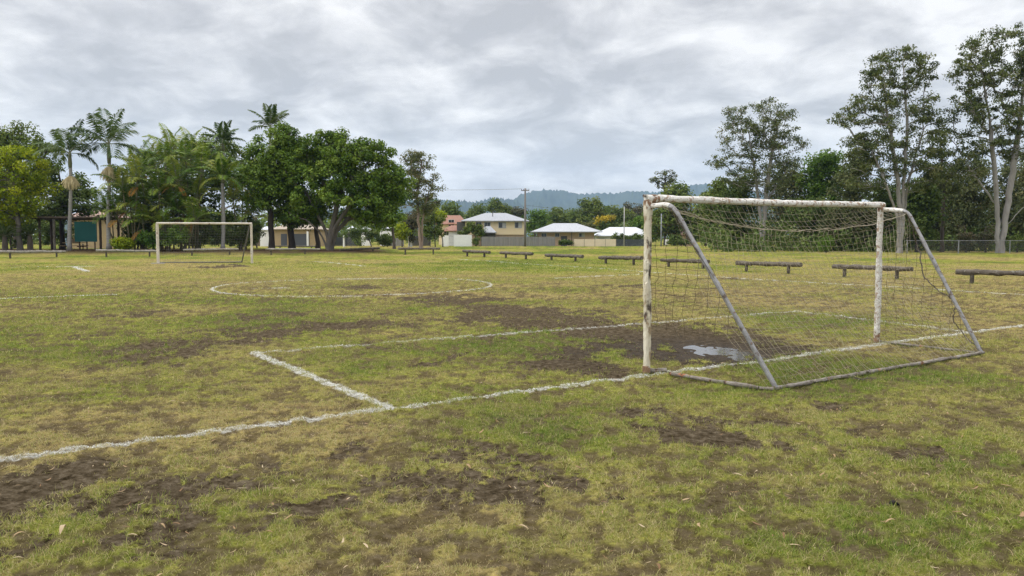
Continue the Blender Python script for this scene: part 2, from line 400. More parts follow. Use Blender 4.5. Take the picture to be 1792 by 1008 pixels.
def grass():
    Vs, Fs, Ts, o = [], [], [], 0
    half = math.radians(41)
    for r0, r1, dens, hgt, wid, seg in [(2.9, 5.0, 10500, .024, .003, 2), (5.0, 8.0, 6400, .025, .0038, 2), (8.0, 13, 2900, .028, .0055, 1), (13, 20, 1200, .032, .010, 1),
                                        (20, 34, 300, .036, .020, 1), (34, 58, 70, .04, .04, 1)]:
        n = int(dens * half * (r1 ** 2 - r0 ** 2))
        r = np.sqrt(rng.uniform(r0 ** 2, r1 ** 2, n)); a = rng.uniform(-half, half, n)
        x, y = r * np.sin(a), r * np.cos(a)
        m = mudmask(x, y)
        tuft = tufts(x, y); tuft2 = fbm(x * 1.1, y * 1.1, 93, 3)
        sc = scuff(x, y)
        keep = (.05 + 1.35 * sstep(.41, .58, tuft)) * (.65 + .7 * sstep(.35, .6, tuft2)) * (1 - m) ** 1.1 * (1 - .5 * sc)
        if r0 >= 13: wf = sstep(24, 42, y); keep *= wf + (1 - wf) * (.25 + 1.1 * sstep(.42, .58, fbm(x * 2.6, y * 1.4, 97, 4)))
        keep += .09 * (1 - sstep(.6, 1.02, m))
        k = rng.uniform(0, 1, n) < keep
        x, y, m, tuft, tuft2 = x[k], y[k], m[k], tuft[k], tuft2[k]; n = len(x)
        z = ground_z(x, y, m) - .002
        green = greenness(x, y)
        t = np.clip(.10 + .62 * green + rng.normal(0, .2, n) + (tuft - .5) * .9, 0, 1)
        dry = rng.uniform(0, 1, n) < (.42 - .22 * green); t[dry] = rng.uniform(0, .18, dry.sum())
        h = hgt * rng.uniform(.45, 1.3, n) * (.70 + .75 * sstep(.4, .62, tuft)); h *= .78 + .6 * green; lng = rng.uniform(0, 1, n) < .02; h[lng] *= 2.1
        lean = np.abs(rng.normal(.55, .38, n)); lean = np.where(dry, lean + .5, lean)
        az = rng.uniform(0, 2 * math.pi, n)
        d = np.stack([np.cos(az), np.sin(az), np.zeros(n)], 1)
        ln = np.clip(lean, 0, 1.45)
        tipd = d * np.sin(ln)[:, None] + np.array([0, 0, 1.0]) * np.cos(ln)[:, None]
        az2 = rng.uniform(0, 2 * math.pi, n); s = np.stack([np.cos(az2), np.sin(az2), np.zeros(n)], 1) * (wid * rng.uniform(.6, 1.3, n))[:, None] / 2
        B = np.stack([x, y, z], 1)
        if seg == 2:
            midp = B + (tipd * .5 + np.array([0, 0, .12])) * h[:, None]
            V = np.stack([B - s, B + s, midp + s * .75, midp - s * .75, B + tipd * h[:, None] + d * (h * .25)[:, None]], 1)
            base = np.arange(n)[:, None] * 5 + o
            Fq = np.concatenate([base + np.array([0, 1, 2]), base + np.array([0, 2, 3]), base + np.array([3, 2, 4])], 0)
            Ts.append(np.tile(t, 3))
        else:
            V = np.stack([B - s, B + s, B + tipd * h[:, None]], 1)
            Fq = np.arange(n)[:, None] * 3 + o + np.array([0, 1, 2]); Ts.append(t)
        V = V.reshape(-1, 3); Vs.append(V); Fs.append(Fq); o += len(V)
    # longer grass the mower cannot reach: along the ground bars, post feet and rail legs
    E = []
    bars = [((1172, 658), (1343, 686), 420), ((1343, 686), (1718, 621), 900), ((1540, 601), (1718, 621), 300), ((1122, 655), (1142, 655), 90), ((1524, 601), (1546, 601), 80)]
    for a, b, cnt in bars:
        A, B = gp(*a)[:2], gp(*b)[:2]; q = rng.uniform(0, 1, cnt)[:, None]; E.append(np.column_stack([A * (1 - q) + B * q + rng.normal(0, .045, (cnt, 2)), np.full(cnt, .055)]))
    for f in [(818, 449), (848, 450.5), (886, 452.5), (921, 454.5), (966, 456), (1008, 458.5), (1061, 462), (1110, 464.5), (1171, 467), (1231, 470), (1308, 474.5), (1382, 478.5), (1480, 484.5), (1572, 488.5), (1703, 496), (709, 446), (758, 445.5)]:
        E.append(np.column_stack([gp(*f)[:2] + rng.normal(0, .10, (160, 2)), np.full(160, .05)]))
    E = np.vstack(E); n = len(E); z = ground_z(E[:, 0], E[:, 1]) - .004
    az = rng.uniform(0, 6.283, n); ln = np.abs(rng.normal(.3, .3, n)); h = E[:, 2] * rng.uniform(.4, 1.3, n); az2 = rng.uniform(0, 6.283, n)
    B = np.column_stack([E[:, :2], z]); s = np.column_stack([np.cos(az2), np.sin(az2), 0 * z]) * (.0045 * np.clip(E[:, 1:2] / 10, 1, 5)) / 2
    V = np.stack([B - s, B + s, B + np.column_stack([np.cos(az) * np.sin(ln), np.sin(az) * np.sin(ln), np.cos(ln)]) * h[:, None]], 1).reshape(-1, 3)
    Vs.append(V); Fs.append(np.arange(n)[:, None] * 3 + o + np.array([0, 1, 2])); Ts.append(np.clip(rng.normal(.66, .2, n), 0, 1)); o += len(V)
    V = np.vstack(Vs); Fq = np.vstack(Fs)
    single('grass', (0, 0, 0), V, Fq, M_GRASS, kind='stuff', attrs={'tint': ('FACE', np.concatenate(Ts))})
grass()

# ---------------------------------------------------------------- chalk lines: flakes of paint on blades and soil
M_CHALK = mat('chalk_paint', (.70, .71, .68), (.50, .50, .45), scale=30, rough=.95, spec=.1)
def chalk(name, pts, w, keep, closed=False):
    Vs = []
    for a, b in zip(pts[:-1], pts[1:]):
        L = np.linalg.norm(b - a); d = (b - a) / L; nrm = np.array([-d[1], d[0]])
        s = 0.0
        while s < L:
            c = a + d * s
            if c[1] < 2.4: s += .3; continue
            q = np.clip(.0014 * c[1], .008, .042)       # flake size
            step = min(L - s, max(.25, q * 4)) + 1e-6
            cnt = int(step * w / (q * q) * 1.7 * keep)
            cnt = max(cnt, 1)
            ss = s + rng.uniform(0, step, cnt); off = np.clip(rng.normal(0, .36, cnt), -.8, .8) * w * .62
            P = a + d * ss[:, None] + nrm * off[:, None]
            wear = fbm(P[:, 0] * 1.7, P[:, 1] * 1.7, 101, 3) + .35 * (fbm(P[:, 0] * 9, P[:, 1] * 9, 103, 2) - .5)
            kk = (wear > .545 - .33 * keep) | (rng.uniform(0, 1, cnt) < .12)
            m = mudmask(P[:, 0], P[:, 1]); kk &= rng.uniform(0, 1, cnt) > m * .7
            P = P[kk]
            if len(P):
                z = ground_z(P[:, 0], P[:, 1]) + rng.uniform(.003, .013, len(P)) * (1 if c[1] < 20 else 1.6)
                az = rng.uniform(0, 6.28, len(P)); e1 = np.stack([np.cos(az), np.sin(az), rng.normal(0, .3, len(P))], 1)
                e2 = np.stack([-np.sin(az), np.cos(az), rng.normal(0, .3, len(P))], 1)
                sz = (q * rng.uniform(.4, 1.1, len(P)))[:, None] / 2; sx = sz * rng.uniform(.3, .8, len(P))[:, None]
                C = np.column_stack([P, z])
                Vs.append(np.stack([C - e1 * sz, C - e2 * sx, C + e1 * sz, C + e2 * sx], 1).reshape(-1, 3))
            s += step
    V = np.vstack(Vs); Fq = np.arange(len(V)).reshape(-1, 4)
    base = np.array([V[:, 0].mean(), V[:, 1].mean(), 0])
    single(name, base, V, Fq, M_CHALK, kind='structure')
for k, (pts, w, keep) in enumerate(LINES):
    chalk('painted_line', pts, w, keep)

# ---------------------------------------------------------------- puddle
def puddle():
    m, nt, ns, lk = nodes_of('muddy_water')
    out = ns.new('ShaderNodeOutputMaterial'); p = ns.new('ShaderNodeBsdfPrincipled'); lk.new(p.outputs[0], out.inputs[0])
    p.inputs['Base Color'].default_value = (.06, .047, .036, 1); p.inputs['Roughness'].default_value = .06; p.inputs['Specular IOR Level'].default_value = .6
    n = N(ns, 'ShaderNodeTexNoise', Scale=9.0, Detail=4.0); b = N(ns, 'ShaderNodeBump', Strength=.12, Distance=.01); lk.new(n.outputs['Fac'], b.inputs['Height']); lk.new(b.outputs[0], p.inputs['Normal'])
    n_ = 40; V = [(PUD_C[0], PUD_C[1], PUDDLE_Z)]
    for i in range(n_):
        t = i * 2 * math.pi / n_
        V.append((PUD_C[0] + .46 * math.cos(t) - .20 * math.sin(t), PUD_C[1] + .85 * math.sin(t), PUDDLE_Z))
    Fc = [(0, 1 + i, 1 + (i + 1) % n_) for i in range(n_)]
    single('puddle', (PUD_C[0], PUD_C[1], PUDDLE_Z), V, Fc, m, kind='structure')
PUDDLE_Z = -.034
puddle()

# ---------------------------------------------------------------- dead leaves and twigs on the grass (uncountable litter)
def litter():
    mt = leaf_mat('dead_leaf', [(.12, .065, .03), (.24, .145, .075), (.34, .24, .13), (.44, .36, .24)], trans=.1)
    Vs, Fs, Ts = [], [], []; o = 0
    spots = [(915, 928), (1325, 922), (1200, 883), (820, 822), (505, 912), (35, 940), (1690, 905), (1785, 908), (640, 962), (1560, 925), (1300, 905), (990, 862), (30, 985), (1150, 1000), (700, 757), (840, 766), (1265, 640), (1545, 655), (1530, 838), (1290, 840), (960, 860), (480, 905), (110, 938), (1705, 865), (1470, 700), (1060, 985)]
    P = [tuple(gp(*s)[:2]) for s in spots]
    for _ in range(620):
        r = math.sqrt(rng.uniform(3.6 ** 2, 15 ** 2)) if rng.uniform() < .55 else rng.uniform(3.6, 10); a = math.radians(rng.uniform(-36, 36)); P.append((r * math.sin(a), r * math.cos(a)))
    for i, (x, y) in enumerate(P):
        z = float(ground_z(np.array([x]), np.array([y]))[0]) + .027
        L = rng.uniform(.05, .11) if i < len(spots) else rng.uniform(.018, .07); W = L * rng.uniform(.10, .24); a = rng.uniform(0, 6.28); bend = rng.normal(0, .35); curl = rng.uniform(.0, .28) * L
        k = 6; s = np.linspace(-.5, .5, k); c = np.stack([s * L, bend * (s * s - .2) * L, curl * (s * 2) ** 2 * np.sign(rng.normal())], 1)
        if c[:, 2].min() < 0: c[:, 2] -= c[:, 2].min()
        w = W * np.sqrt(np.clip(1 - (2 * s) ** 2, .02, 1)) / 2
        V = np.vstack([c + np.stack([0 * w, w, .3 * w], 1), c - np.stack([0 * w, w, -.3 * w], 1)])
        ca, sa = math.cos(a), math.sin(a)
        V = np.stack([V[:, 0] * ca - V[:, 1] * sa + x, V[:, 0] * sa + V[:, 1] * ca + y, V[:, 2] + z], 1)
        for j in range(k - 1): Fs.append((o + j, o + j + 1, o + k + j + 1, o + k + j)); Ts.append(rng.uniform(.1, 1) if j == 0 else Ts[-1])
        Vs.append(V); o += len(V)
    single('leaf_litter', (0, 0, 0), np.vstack(Vs), np.array(Fs), mt, kind='stuff', attrs={'tint': ('FACE', np.array(Ts))})
litter()
# ================================================================ goals and log rails
M_RUSTPAINT = mat('flaking_white_paint', (.70, .69, .65), (.55, .53, .48), scale=6, rough=.6, bump=.5, bscale=30,
                  spots=[((.36, .27, .20), 12, .55), ((.09, .065, .05), 13, .62), ((.22, .11, .06), 34, .60)])
M_RUSTPOST = mat('flaking_cream_post', (.68, .64, .52), (.48, .42, .30), scale=5, rough=.65, bump=.5, bscale=26, stretch=(1, 1, .45),
                 spots=[((.34, .26, .17), 7, .54), ((.075, .058, .045), 6, .585), ((.20, .09, .04), 18, .62)])
M_GALV = mat('grey_galvanised_tube', (.29, .29, .295), (.16, .155, .15), scale=9, rough=.5, spec=.5, bump=.3, bscale=40, metal=.25,
             spots=[((.10, .075, .06), 12, .60), ((.26, .15, .09), 24, .66)])
M_GROUNDBAR = mat('rusty_ground_bar', (.27, .245, .215), (.12, .10, .08), scale=8, rough=.75, bump=.5, bscale=40,
                  spots=[((.30, .12, .05), 6, .60), ((.055, .04, .03), 12, .58)])
M_NET = mat('old_tan_net_cord', (.38, .335, .245), (.27, .235, .17), scale=8, rough=.95, spec=.05)

M_DKNET = mat('dark_net_cord', (.085, .07, .045), (.05, .042, .03), scale=8, rough=.95, spec=.05)  # darker cord colour for the side panels

def rough_tube(pts, rad, n=14, step=.025, amp=.006, seed=1, fsc=9.0):
    """pipe with dents and lifting paint"""
    P = np.asarray(pts, float); L = np.r_[0, np.cumsum(np.linalg.norm(np.diff(P, axis=0), axis=1))]
    k = max(2, int(L[-1] / step)); s = np.linspace(0, L[-1], k)
    Q = np.stack([np.interp(s, L, P[:, i]) for i in range(3)], 1)
    R = rad if np.isscalar(rad) else np.interp(s, L, rad)
    V, Fc = tube(Q, R, n)
    ang = np.tile(np.arange(n) * 2 * math.pi / n, k); ss = np.repeat(s, n)
    d = fbm(ss * fsc, np.cos(ang) * 1.2 + 5 + np.sin(ang) * .7, seed, 4) - .5
    peel = sstep(.58, .66, fbm(ss * 3.0 + 40, np.cos(ang + ss * 1.5) * 1.1 + 3, seed + 5, 3))
    C = np.repeat(Q, n, 0); dirv = V - C
    V = C + dirv * (1 + (d * amp * 2 + peel * amp * .9) / (np.repeat(np.full(k, R) if np.isscalar(R) else R, n)))[:, None]
    return V, Fc

def bend(a, b, c, r=.12, k=6):
    """a-b-c with the corner rounded"""
    a, b, c = map(lambda q: np.asarray(q, float), (a, b, c))
    p = b + (a - b) / np.linalg.norm(a - b) * r; q = b + (c - b) / np.linalg.norm(c - b) * r
    arc = [(1 - t) ** 2 * p + 2 * t * (1 - t) * b + t * t * q for t in np.linspace(0, 1, k)]
    return [a] + arc + [c]

def cords(lines, r):
    out = []
    for L in lines: out.append(tube(L, r, 3, cap=False))
    return cat(out)

M_JOINT = mat('rusty_joint_steel', (.30, .19, .12), (.16, .09, .055), scale=16, rough=.85, bump=.5, spots=[((.55, .52, .45), 14, .52), ((.06, .04, .03), 20, .60)])

def near_goal():
    PL, PR = gp(1131, 653), gp(1534, 600)
    u = (PR - PL); W = np.linalg.norm(u); u /= W
    bk = np.array([u[1], -u[0], 0.0])                      # away from the field
    HL = at(1131, 347.5, PL[1])[2]; HR = at(1537, 359, PR[1])[2]
    g = Thing('soccer_goal', (PL + PR) / 2, 'large near soccer goal of flaking white rusty pipes with torn tan net', 'soccer goal')
    up = np.array([0, 0, 1.0]); r = .043
    g.part('post', *rough_tube([PL - up * .05, PL + up * .5 + u * .012, PL + up * 1.05 - u * .006, PL + up * (HL - .02)], [.041, .046, .048, .044], amp=.013, seed=3, fsc=5), M_RUSTPOST, label='left goal post, cream, dented and flaking')
    g.part('post', *rough_tube([PR - up * .05, PR + up * (HR - .02)], r, amp=.008, seed=9), M_RUSTPAINT)
    g.part('crossbar', *rough_tube([PL - u * .03 + up * (HL + .005), lerp(PL, PR, .5) + up * ((HL + HR) / 2 - .012), PR + u * .07 + up * (HR + .005)], r * 1.0, amp=.006, seed=14), M_RUSTPAINT)
    BL, BR = gp(1343, 686), gp(1718, 621)
    # net supports: level arm, elbow, long grey stay down to the back bar
    eL = at(1176, 357, PL[1] - .33); eR = at(1588, 369, PR[1] - .36)
    fL = lerp(BL, BR, .03) + up * .03; fR = BR + up * .02
    s1 = bend(PL + up * (HL - .09) + u * .03, eL, fL, .14); s2 = bend(PR + up * (HR - .06) + u * .02, eR, fR, .10)
    o = g.part('net_support', *rough_tube(s1, .027, 10, amp=.004, seed=21), M_GALV, label='left net support, grey pipe bent down to the ground')
    g.part('support_arm_paint', *rough_tube(s1[:4], .031, 10, amp=.004, seed=23), M_RUSTPAINT, parent=o)
    o = g.part('net_support', *rough_tube(s2, .026, 10, amp=.004, seed=22), M_GALV)
    g.part('support_arm_paint', *rough_tube(s2[:3], .030, 10, amp=.004, seed=24), M_RUSTPAINT, parent=o)
    gz = lambda p, h: np.array([p[0], p[1], h])
    k0 = gp(1172, 658)
    g.part('ground_bar', *rough_tube([gz(k0, .03), lerp(gz(k0, .03), gz(BL, .03), .5) + np.array([.0, -.03, 0]), gz(BL, .028) + (k0 - BL) * .08], .022, 10, amp=.006, seed=31), M_GROUNDBAR, label='short left ground bar, orange rust')
    g.part('ground_bar', *rough_tube([gz(BL, .028) + (k0 - BL) * .075, gz(BL, .026) + (BR - BL) * .012, gz(lerp(BL, BR, .5), .03), gz(BR, .03) + (BR - BL) * .012], .022, 10, amp=.007, seed=33), M_GROUNDBAR)
    g.part('ground_bar', *rough_tube([gz(PR, .02) + u * .05, gz(BR, .022) - (BR - PR) * .03], .018, 8, amp=.004, seed=35), M_GROUNDBAR)
    g.part('base_bracket', *rough_tube([PL + up * .02 + u * .03 - bk * .02, PL + up * .03 + u * .22 + bk * .12], .028, 8, amp=.012, seed=37), M_GROUNDBAR)
    for n_, p_, q_ in ((1, PL + up * (HL - .13), PL + up * (HL - .02)), (2, PR + up * (HR - .10), PR + up * (HR - .02)), (3, PL, PL + up * .09), (4, PR, PR + up * .16), (5, PL + up * HL + u * .05, PL + up * (HL - .002) + u * .15), (6, PR + up * HR - u * .02, PR + up * HR + u * .06)):
        g.part('rusty_joint', *rough_tube([p_, q_], r * 1.07, 14, .02, .006, 50 + n_, 14), M_JOINT)
    g.part('bolt', *tube([PL - u * .075 + up * (HL + .03), PL - u * .045 + up * (HL + .03)], .018, 8), M_GROUNDBAR)
    # the net, a sheet of knotted cords hung from the bar over the sagging edge rope to the back bar
    A, B = PL + up * (HL - .03), PR + up * (HR - .03)
    nU, nV, nR = 50, 25, 6
    def edge(t): return lerp(eL, eR, t) - up * (.27 * (4 * t * (1 - t)) ** .8 + .03) - bk * .05 * 4 * t * (1 - t)
    G = np.zeros((nU + 1, nR + nV + 1, 3)); rg = np.random.default_rng(5)
    for i in range(nU + 1):
        t = i / nU; top = lerp(A, B, t) - up * .01; e = edge(t); b = lerp(BL, BR, t) + up * .05
        for j in range(nR + nV + 1):
            if j <= nR:
                q = j / nR; p = lerp(top, e, q) - up * .09 * 4 * q * (1 - q) * (.3 + 4 * t * (1 - t))
            else:
                q = (j - nR) / nV; tt = t + .025 * math.sin(q * 5 + t * 9) * (1 - q)
                e2 = edge(min(max(tt, 0), 1)); p = lerp(e2, b, q) - bk * .22 * math.sin(math.pi * q) - up * .05 * math.sin(math.pi * q)
            G[i, j] = p
    jit = rg.normal(0, .008, G.shape); jit[:, 0] = 0; jit[[0, -1]] *= .3
    G = G + jit
    low = (fbm(np.repeat(np.arange(nU + 1)[:, None], G.shape[1], 1) * .25, np.repeat(np.arange(G.shape[1])[None], nU + 1, 0) * .25, 5, 3) - .5)
    G += low[..., None] * (bk * .10 + u * .05) * np.linspace(0, 1, G.shape[1])[None, :, None] ** .5
    L = []
    for i in range(nU + 1): L.append(G[i])
    for j in range(0, nR + nV + 1):
        if j == nR: continue
        row = G[:, j]
        if j > nR + nV - 4:
            a = 0                                          # torn bottom rows: short runs only
            while a < nU:
                n = int(rg.integers(4, 16)); 
                if rg.uniform() < .55: L.append(row[a:min(a + n, nU) + 1])
                a += n
        else: L.append(row)
    L = [q for q in L if len(q) > 1]
    net = g.part('net', *cords(L, .0020), M_NET)
    # edge rope and side panels
    g.part('edge_rope', *cat([tube([edge(t) + rg.normal(0, .008, 3) for t in np.linspace(0, 1, 40)], .0045, 5)]), M_NET, parent=net)
    def side(P, e, f, top_h, nh, nv, seed, bot, name):
        rr = np.random.default_rng(seed); S_ = []
        topP = P + up * top_h
        def prow(h):     # from the post to the stay at height h
            t = np.clip((e[2] - h) / (e[2] - f[2]), 0, 1); st = lerp(e, f, t) if h < e[2] else e
            return np.array([P[0], P[1], h]), np.array([st[0], st[1], h])
        hs = np.linspace(top_h - .1, bot, nv); grid = []
        for h in hs:
            a, b = prow(h); row = []
            for k in range(nh + 1):
                q = k / nh; w = np.linalg.norm((f - P)[:2]); x = min(q * w * 1.0, np.linalg.norm((b - a)[:2]))
                p = a + (b - a) / (np.linalg.norm(b - a) + 1e-6) * x
                row.append(p + rr.normal(0, .012, 3) - up * .03 * math.sin(3.1 * q) + u * .05 * math.sin(h * 4 + q * 5) * math.sin(math.pi * q))
            grid.append(row)
        grid = np.array(grid)
        for k in range(nh + 1):
            col = grid[:, k]; 
            # the part of this column that lies before the stay
            ok = [i for i in range(nv) if np.linalg.norm((grid[i, k] - grid[i, -1])[:2]) > .02 or k == 0]
            if len(ok) > 2:
                n_ = len(ok) - int(rr.integers(0, 3)); S_.append(col[ok[:n_]])
        for i in range(nv):
            if rr.uniform() < .84: S_.append(grid[i, :int(nh * rr.uniform(.75, 1)) + 1])
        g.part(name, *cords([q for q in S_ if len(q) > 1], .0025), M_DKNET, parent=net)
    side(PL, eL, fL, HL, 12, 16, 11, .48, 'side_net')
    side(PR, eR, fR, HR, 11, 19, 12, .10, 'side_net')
    # broken rope hanging from the right elbow to the middle of the stay
    pr = [eR - up * .02, at(1605, 425, PR[1] - .25), at(1618, 487, PR[1] - .5), at(1645, 510, PR[1] - .75), lerp(eR, fR, .66) + up * .02, at(1668, 560, PR[1] - .95), at(1690, 590, PR[1] - 1.0), fR + up * .06]
    pr = np.array(pr); ts = np.linspace(0, len(pr) - 1, 60); pr = np.stack([np.interp(ts, np.arange(len(pr)), pr[:, i]) for i in range(3)], 1) + rg.normal(0, .008, (60, 3))
    g.part('loose_rope', *tube(pr, .008, 6, wob=.2), mat('dark_old_rope', (.12, .10, .08), (.06, .05, .04), scale=30), parent=net)
    for _ in range(14):
        a = pr[int(rg.integers(5, 55))]; g.part('torn_cord', *tube([a, a + rg.normal(0, .05, 3) - up * .05, a + rg.normal(0, .10, 3) - up * .13], .003, 4), M_NET, parent=net)
near_goal()

def far_goal():
    PL, PR = gp(277, 462), gp(441, 459.6); D = (PL[1] + PR[1]) / 2
    PR[1] = PL[1] + 1.2; PR[0] = at(441, 460, PR[1])[0]
    z0 = 0.02; HL = at(277, 391, PL[1])[2]; HR = at(441, 391.5, PR[1])[2]
    up = np.array([0, 0, 1.0]); u = PR - PL; u /= np.linalg.norm(u); bk = np.array([-u[1], u[0], 0])
    g = Thing('soccer_goal', (PL + PR) / 2, 'small far soccer goal of cream pipes with fine net before the palms', 'soccer goal')
    m = mat('weathered_cream_pipe', (.62, .58, .50), (.46, .40, .32), scale=3, rough=.7, spots=[((.30, .22, .16), 5, .62)])
    g.part('post', *rough_tube([PL - up * .05, PL + up * HL], .088, 10, .1, .008, 3), m)
    g.part('post', *rough_tube([PR - up * .05, PR + up * HR], .070, 10, .1, .008, 4), m)
    g.part('crossbar', *rough_tube([PL + up * (HL + .01) - u * .05, PR + up * (HR + .01) + u * .05], .066, 10, .1, .006, 5), m)
    bl, br = PL - u * .35 + bk * 1.5, PR - u * .8 + bk * 1.4
    dk = mat('dark_grey_stay', (.16, .15, .14), rough=.7)
    g.part('net_support', *tube([PL + up * (HL - .12), bl], .045, 8), dk); g.part('net_support', *tube([PR + up * (HR - .12) - u * .1, br], .045, 8), dk)
    g.part('ground_bar', *rough_tube([bl + up * .05, br + up * .05], .04, 8, .1, .006, 7), dk)
    L = []; nU, nV = 34, 15; rg = np.random.default_rng(3)
    for i in range(nU + 1):
        t = i / nU; L.append([lerp(lerp(PL + up * HL, PR + up * HR, t), lerp(bl, br, t) + up * .06, q) + bk * .25 * math.sin(3.14 * q) + rg.normal(0, .012, 3) for q in np.linspace(0, 1, nV + 1)])
    G = np.array(L)
    for j in range(1, nV + 1): L.append(G[:, j])
    g.part('net', *cords(L, .0042), mat('grey_net_cord', (.22, .22, .20), rough=.9))
    g.part('footing', *box(PL + np.array([0, -.02, .03]), (.75, .35, .07)), mat('pale_concrete', (.40, .38, .34), scale=8))
far_goal()

# ---------------------------------------------------------------- log rails
M_LOG = [mat('weathered_dark_log', (.075, .062, .048), (.15, .13, .105), scale=4, rough=.95, bump=.9, bscale=16, stretch=(1, 1, 1), spots=[((.20, .19, .16), 9, .60), ((.03, .025, .02), 6, .62)]),
         mat('silvery_grey_log', (.34, .31, .27), (.22, .20, .17), scale=4, rough=.95, bump=.7, bscale=16, spots=[((.12, .10, .085), 7, .60)])]
M_STUMP = mat('log_rail_leg', (.065, .055, .042), (.11, .095, .075), scale=6, rough=.95, bump=.8, bscale=20)
def log_rail(x0, x1, ytop0, ytop1, f0, f1, label, m=0, thick=None, z=0.0, bow=0.0):
    """x0..x1 rail ends; f0, f1 = the feet (px, py)"""
    A, B = gp(*f0, z), gp(*f1, z)
    def pt(px):
        t = (px - f0[0]) / (f1[0] - f0[0]); D = 1 / lerp(1 / A[1], 1 / B[1], t)
        return D
    D0, D1 = pt(x0), pt(x1)
    r = (thick or .135) * (.80 if m == 0 else .62)
    E0 = at(x0, ytop0, D0) - np.array([0, 0, r]); E1 = at(x1, ytop1, D1) - np.array([0, 0, r])
    base = (A + B) / 2
    t = Thing('log_rail', base, label, 'log rail', 'log rails round the field')
    k = 14; pts = [lerp(E0, E1, s) + np.array([0, 0, bow * math.sin(math.pi * s)]) for s in np.linspace(0, 1, k)]
    sd = int(x0) % 97 + 3
    V, Fc = rough_tube(pts, r, 12, .12, .028, sd, 2.5)
    t.part('rail', V, Fc, M_LOG[m], smooth=False)
    for fx, P in ((f0[0], A), (f1[0], B)):
        s = (fx - x0) / (x1 - x0); q = lerp(E0, E1, s)
        foot = np.array([q[0], q[1], z - .1])
        t.part('leg', *rough_tube([foot, q - np.array([0, 0, r * .5])], r * .78, 9, .1, .016, sd + 1), M_STUMP)
    return t
LR = [
 (-6, 114, 438.5, 438.5, (15, 452.5), (97, 449.5), 'grey log rail in front of the timber shelter', 1, .16),
 (168, 276, 436.5, 437.5, (185, 450), (261, 449), 'grey log rail ending behind the left post of the far goal', 1, .15),
 (321, 417, 435.5, 434.5, (335, 447.5), (401, 446.5), 'grey log rail seen through the net of the far goal', 1, .14),
 (465, 560, 434.5, 434.5, (474, 446.5), (533, 446), 'pale grey log rail on two white legs in front of the twin dark trunks', 1, .13),
 (595, 664, 435.5, 432.5, (601, 444), (652, 442.5), 'brown log rail at the right foot of the big fig tree', 0, .13),
 (697, 770, 433.5, 433.5, (709, 446), (758, 445.5), 'dark log rail in the open grass below the slender brownish gum', 0, .12),
 (811, 857, 437, 439, (818, 449), (848, 450.5), 'shortest dark log rail, in the open grass below the two storey house', 0, .15),
 (876, 932, 440, 441.5, (886, 452.5), (921, 454.5), 'dark log rail in the open grass below the power pole', 0, .14),
 (955, 1020, 444, 446, (966, 456), (1008, 458.5), 'slightly sagging dark log rail below the brick house with the grey hip roof', 0, .13),
 (1049, 1124, 448, 448.5, (1061, 462), (1110, 464.5), 'dark log rail just outside the near goal, beside its left post', 0, .13),
 (1157, 1240, 452, 454.5, (1171, 467), (1231, 470), 'dark log rail crossed by the left grey stay of the near goal', 0, .125),
 (1290, 1402, 457, 459.5, (1308, 474.5), (1382, 478.5), 'dark log rail seen whole through the middle of the near net', 0, .125),
 (1458, 1597, 462.5, 466.5, (1480, 484.5), (1572, 488.5), 'thick dark log rail crossed by the right post of the near goal', 0, .115),
 (1673, 1830, 471.5, 474.5, (1703, 496), (1800, 499), 'dark log rail cut by the picture edge, outside the near goal stay', 0, .115),
]
for a in LR: log_rail(*a[:6], a[6], a[7], a[8])
log_rail(478, 556, 429.5, 430, (490, 434.6), (545, 434.6), 'low brown log rail in the sunken grass behind the twin dark trunks', 0, .13)

# odd things lying on the grass
def lump(name, px, py, size, label, catg, m, seed):
    c = gp(px, py); V, Fc = tube([c + np.array([-size, 0, 0.0]), c + np.array([-size * .6, 0, size * .3]), c + np.array([0, .01, size * .45]), c + np.array([size * .5, 0, size * .3]), c + np.array([size, 0, 0])], [size * .15, size * .42, size * .5, size * .38, size * .1], 9, wob=.16, seed=seed)
    single(name, c, V, Fc, m, label, catg)
lump('soil_clod', 1565, 884, .032, 'black clod of soil in the grass, right foreground', 'clod', mat('black_soil', (.02, .017, .014), rough=1, bump=.8), 4)
def twig(px, py, s, label):
    c = gp(px, py) + np.array([0, 0, .02]); rg = np.random.default_rng(int(px)); L = []
    for k in range(5):
        a = rg.uniform(-.6, .6) + (0 if k % 2 else 3.1); p = c + rg.normal(0, .02, 3) * np.array([1, 1, .3])
        L.append(tube([p, p + np.array([math.cos(a), math.sin(a), .25]) * s * .5, p + np.array([math.cos(a + .3), math.sin(a + .3), .1]) * s], [.006, .005, .002], 5))
    V, Fc = cat(L); single('twig', c, V, Fc, M_STUMP, label, 'twig')
twig(1508, 668, .16, 'small brown forked twig on the grass right of the goal net')
# ================================================================ vegetation
def unit(v): return v / (np.linalg.norm(v, axis=-1, keepdims=True) + 1e-9)

def leaves(C, nrm, L, W, rg, droop=0.0, flat=0.0):
    """rhombic leaves at C facing roughly nrm"""
    n = len(C)
    a = unit(rg.normal(0, 1, (n, 3)) + np.array([0, 0, -droop]))
    if flat: a[:, 2] *= (1 - flat)
    a = unit(a - nrm * (np.sum(a * nrm, 1, keepdims=True)) * .8); b = unit(np.cross(nrm, a))
    s = rg.uniform(.6, 1.25, n)[:, None]
    a = a * L * s / 2; b = b * W * s / 2
    fold = nrm * (W * .18) * s
    V = np.stack([C - a, C - b * 1.0 + fold + a * .1, C + a, C + b + fold + a * .1], 1).reshape(-1, 3)
    return V, np.arange(n * 4).reshape(n, 4)

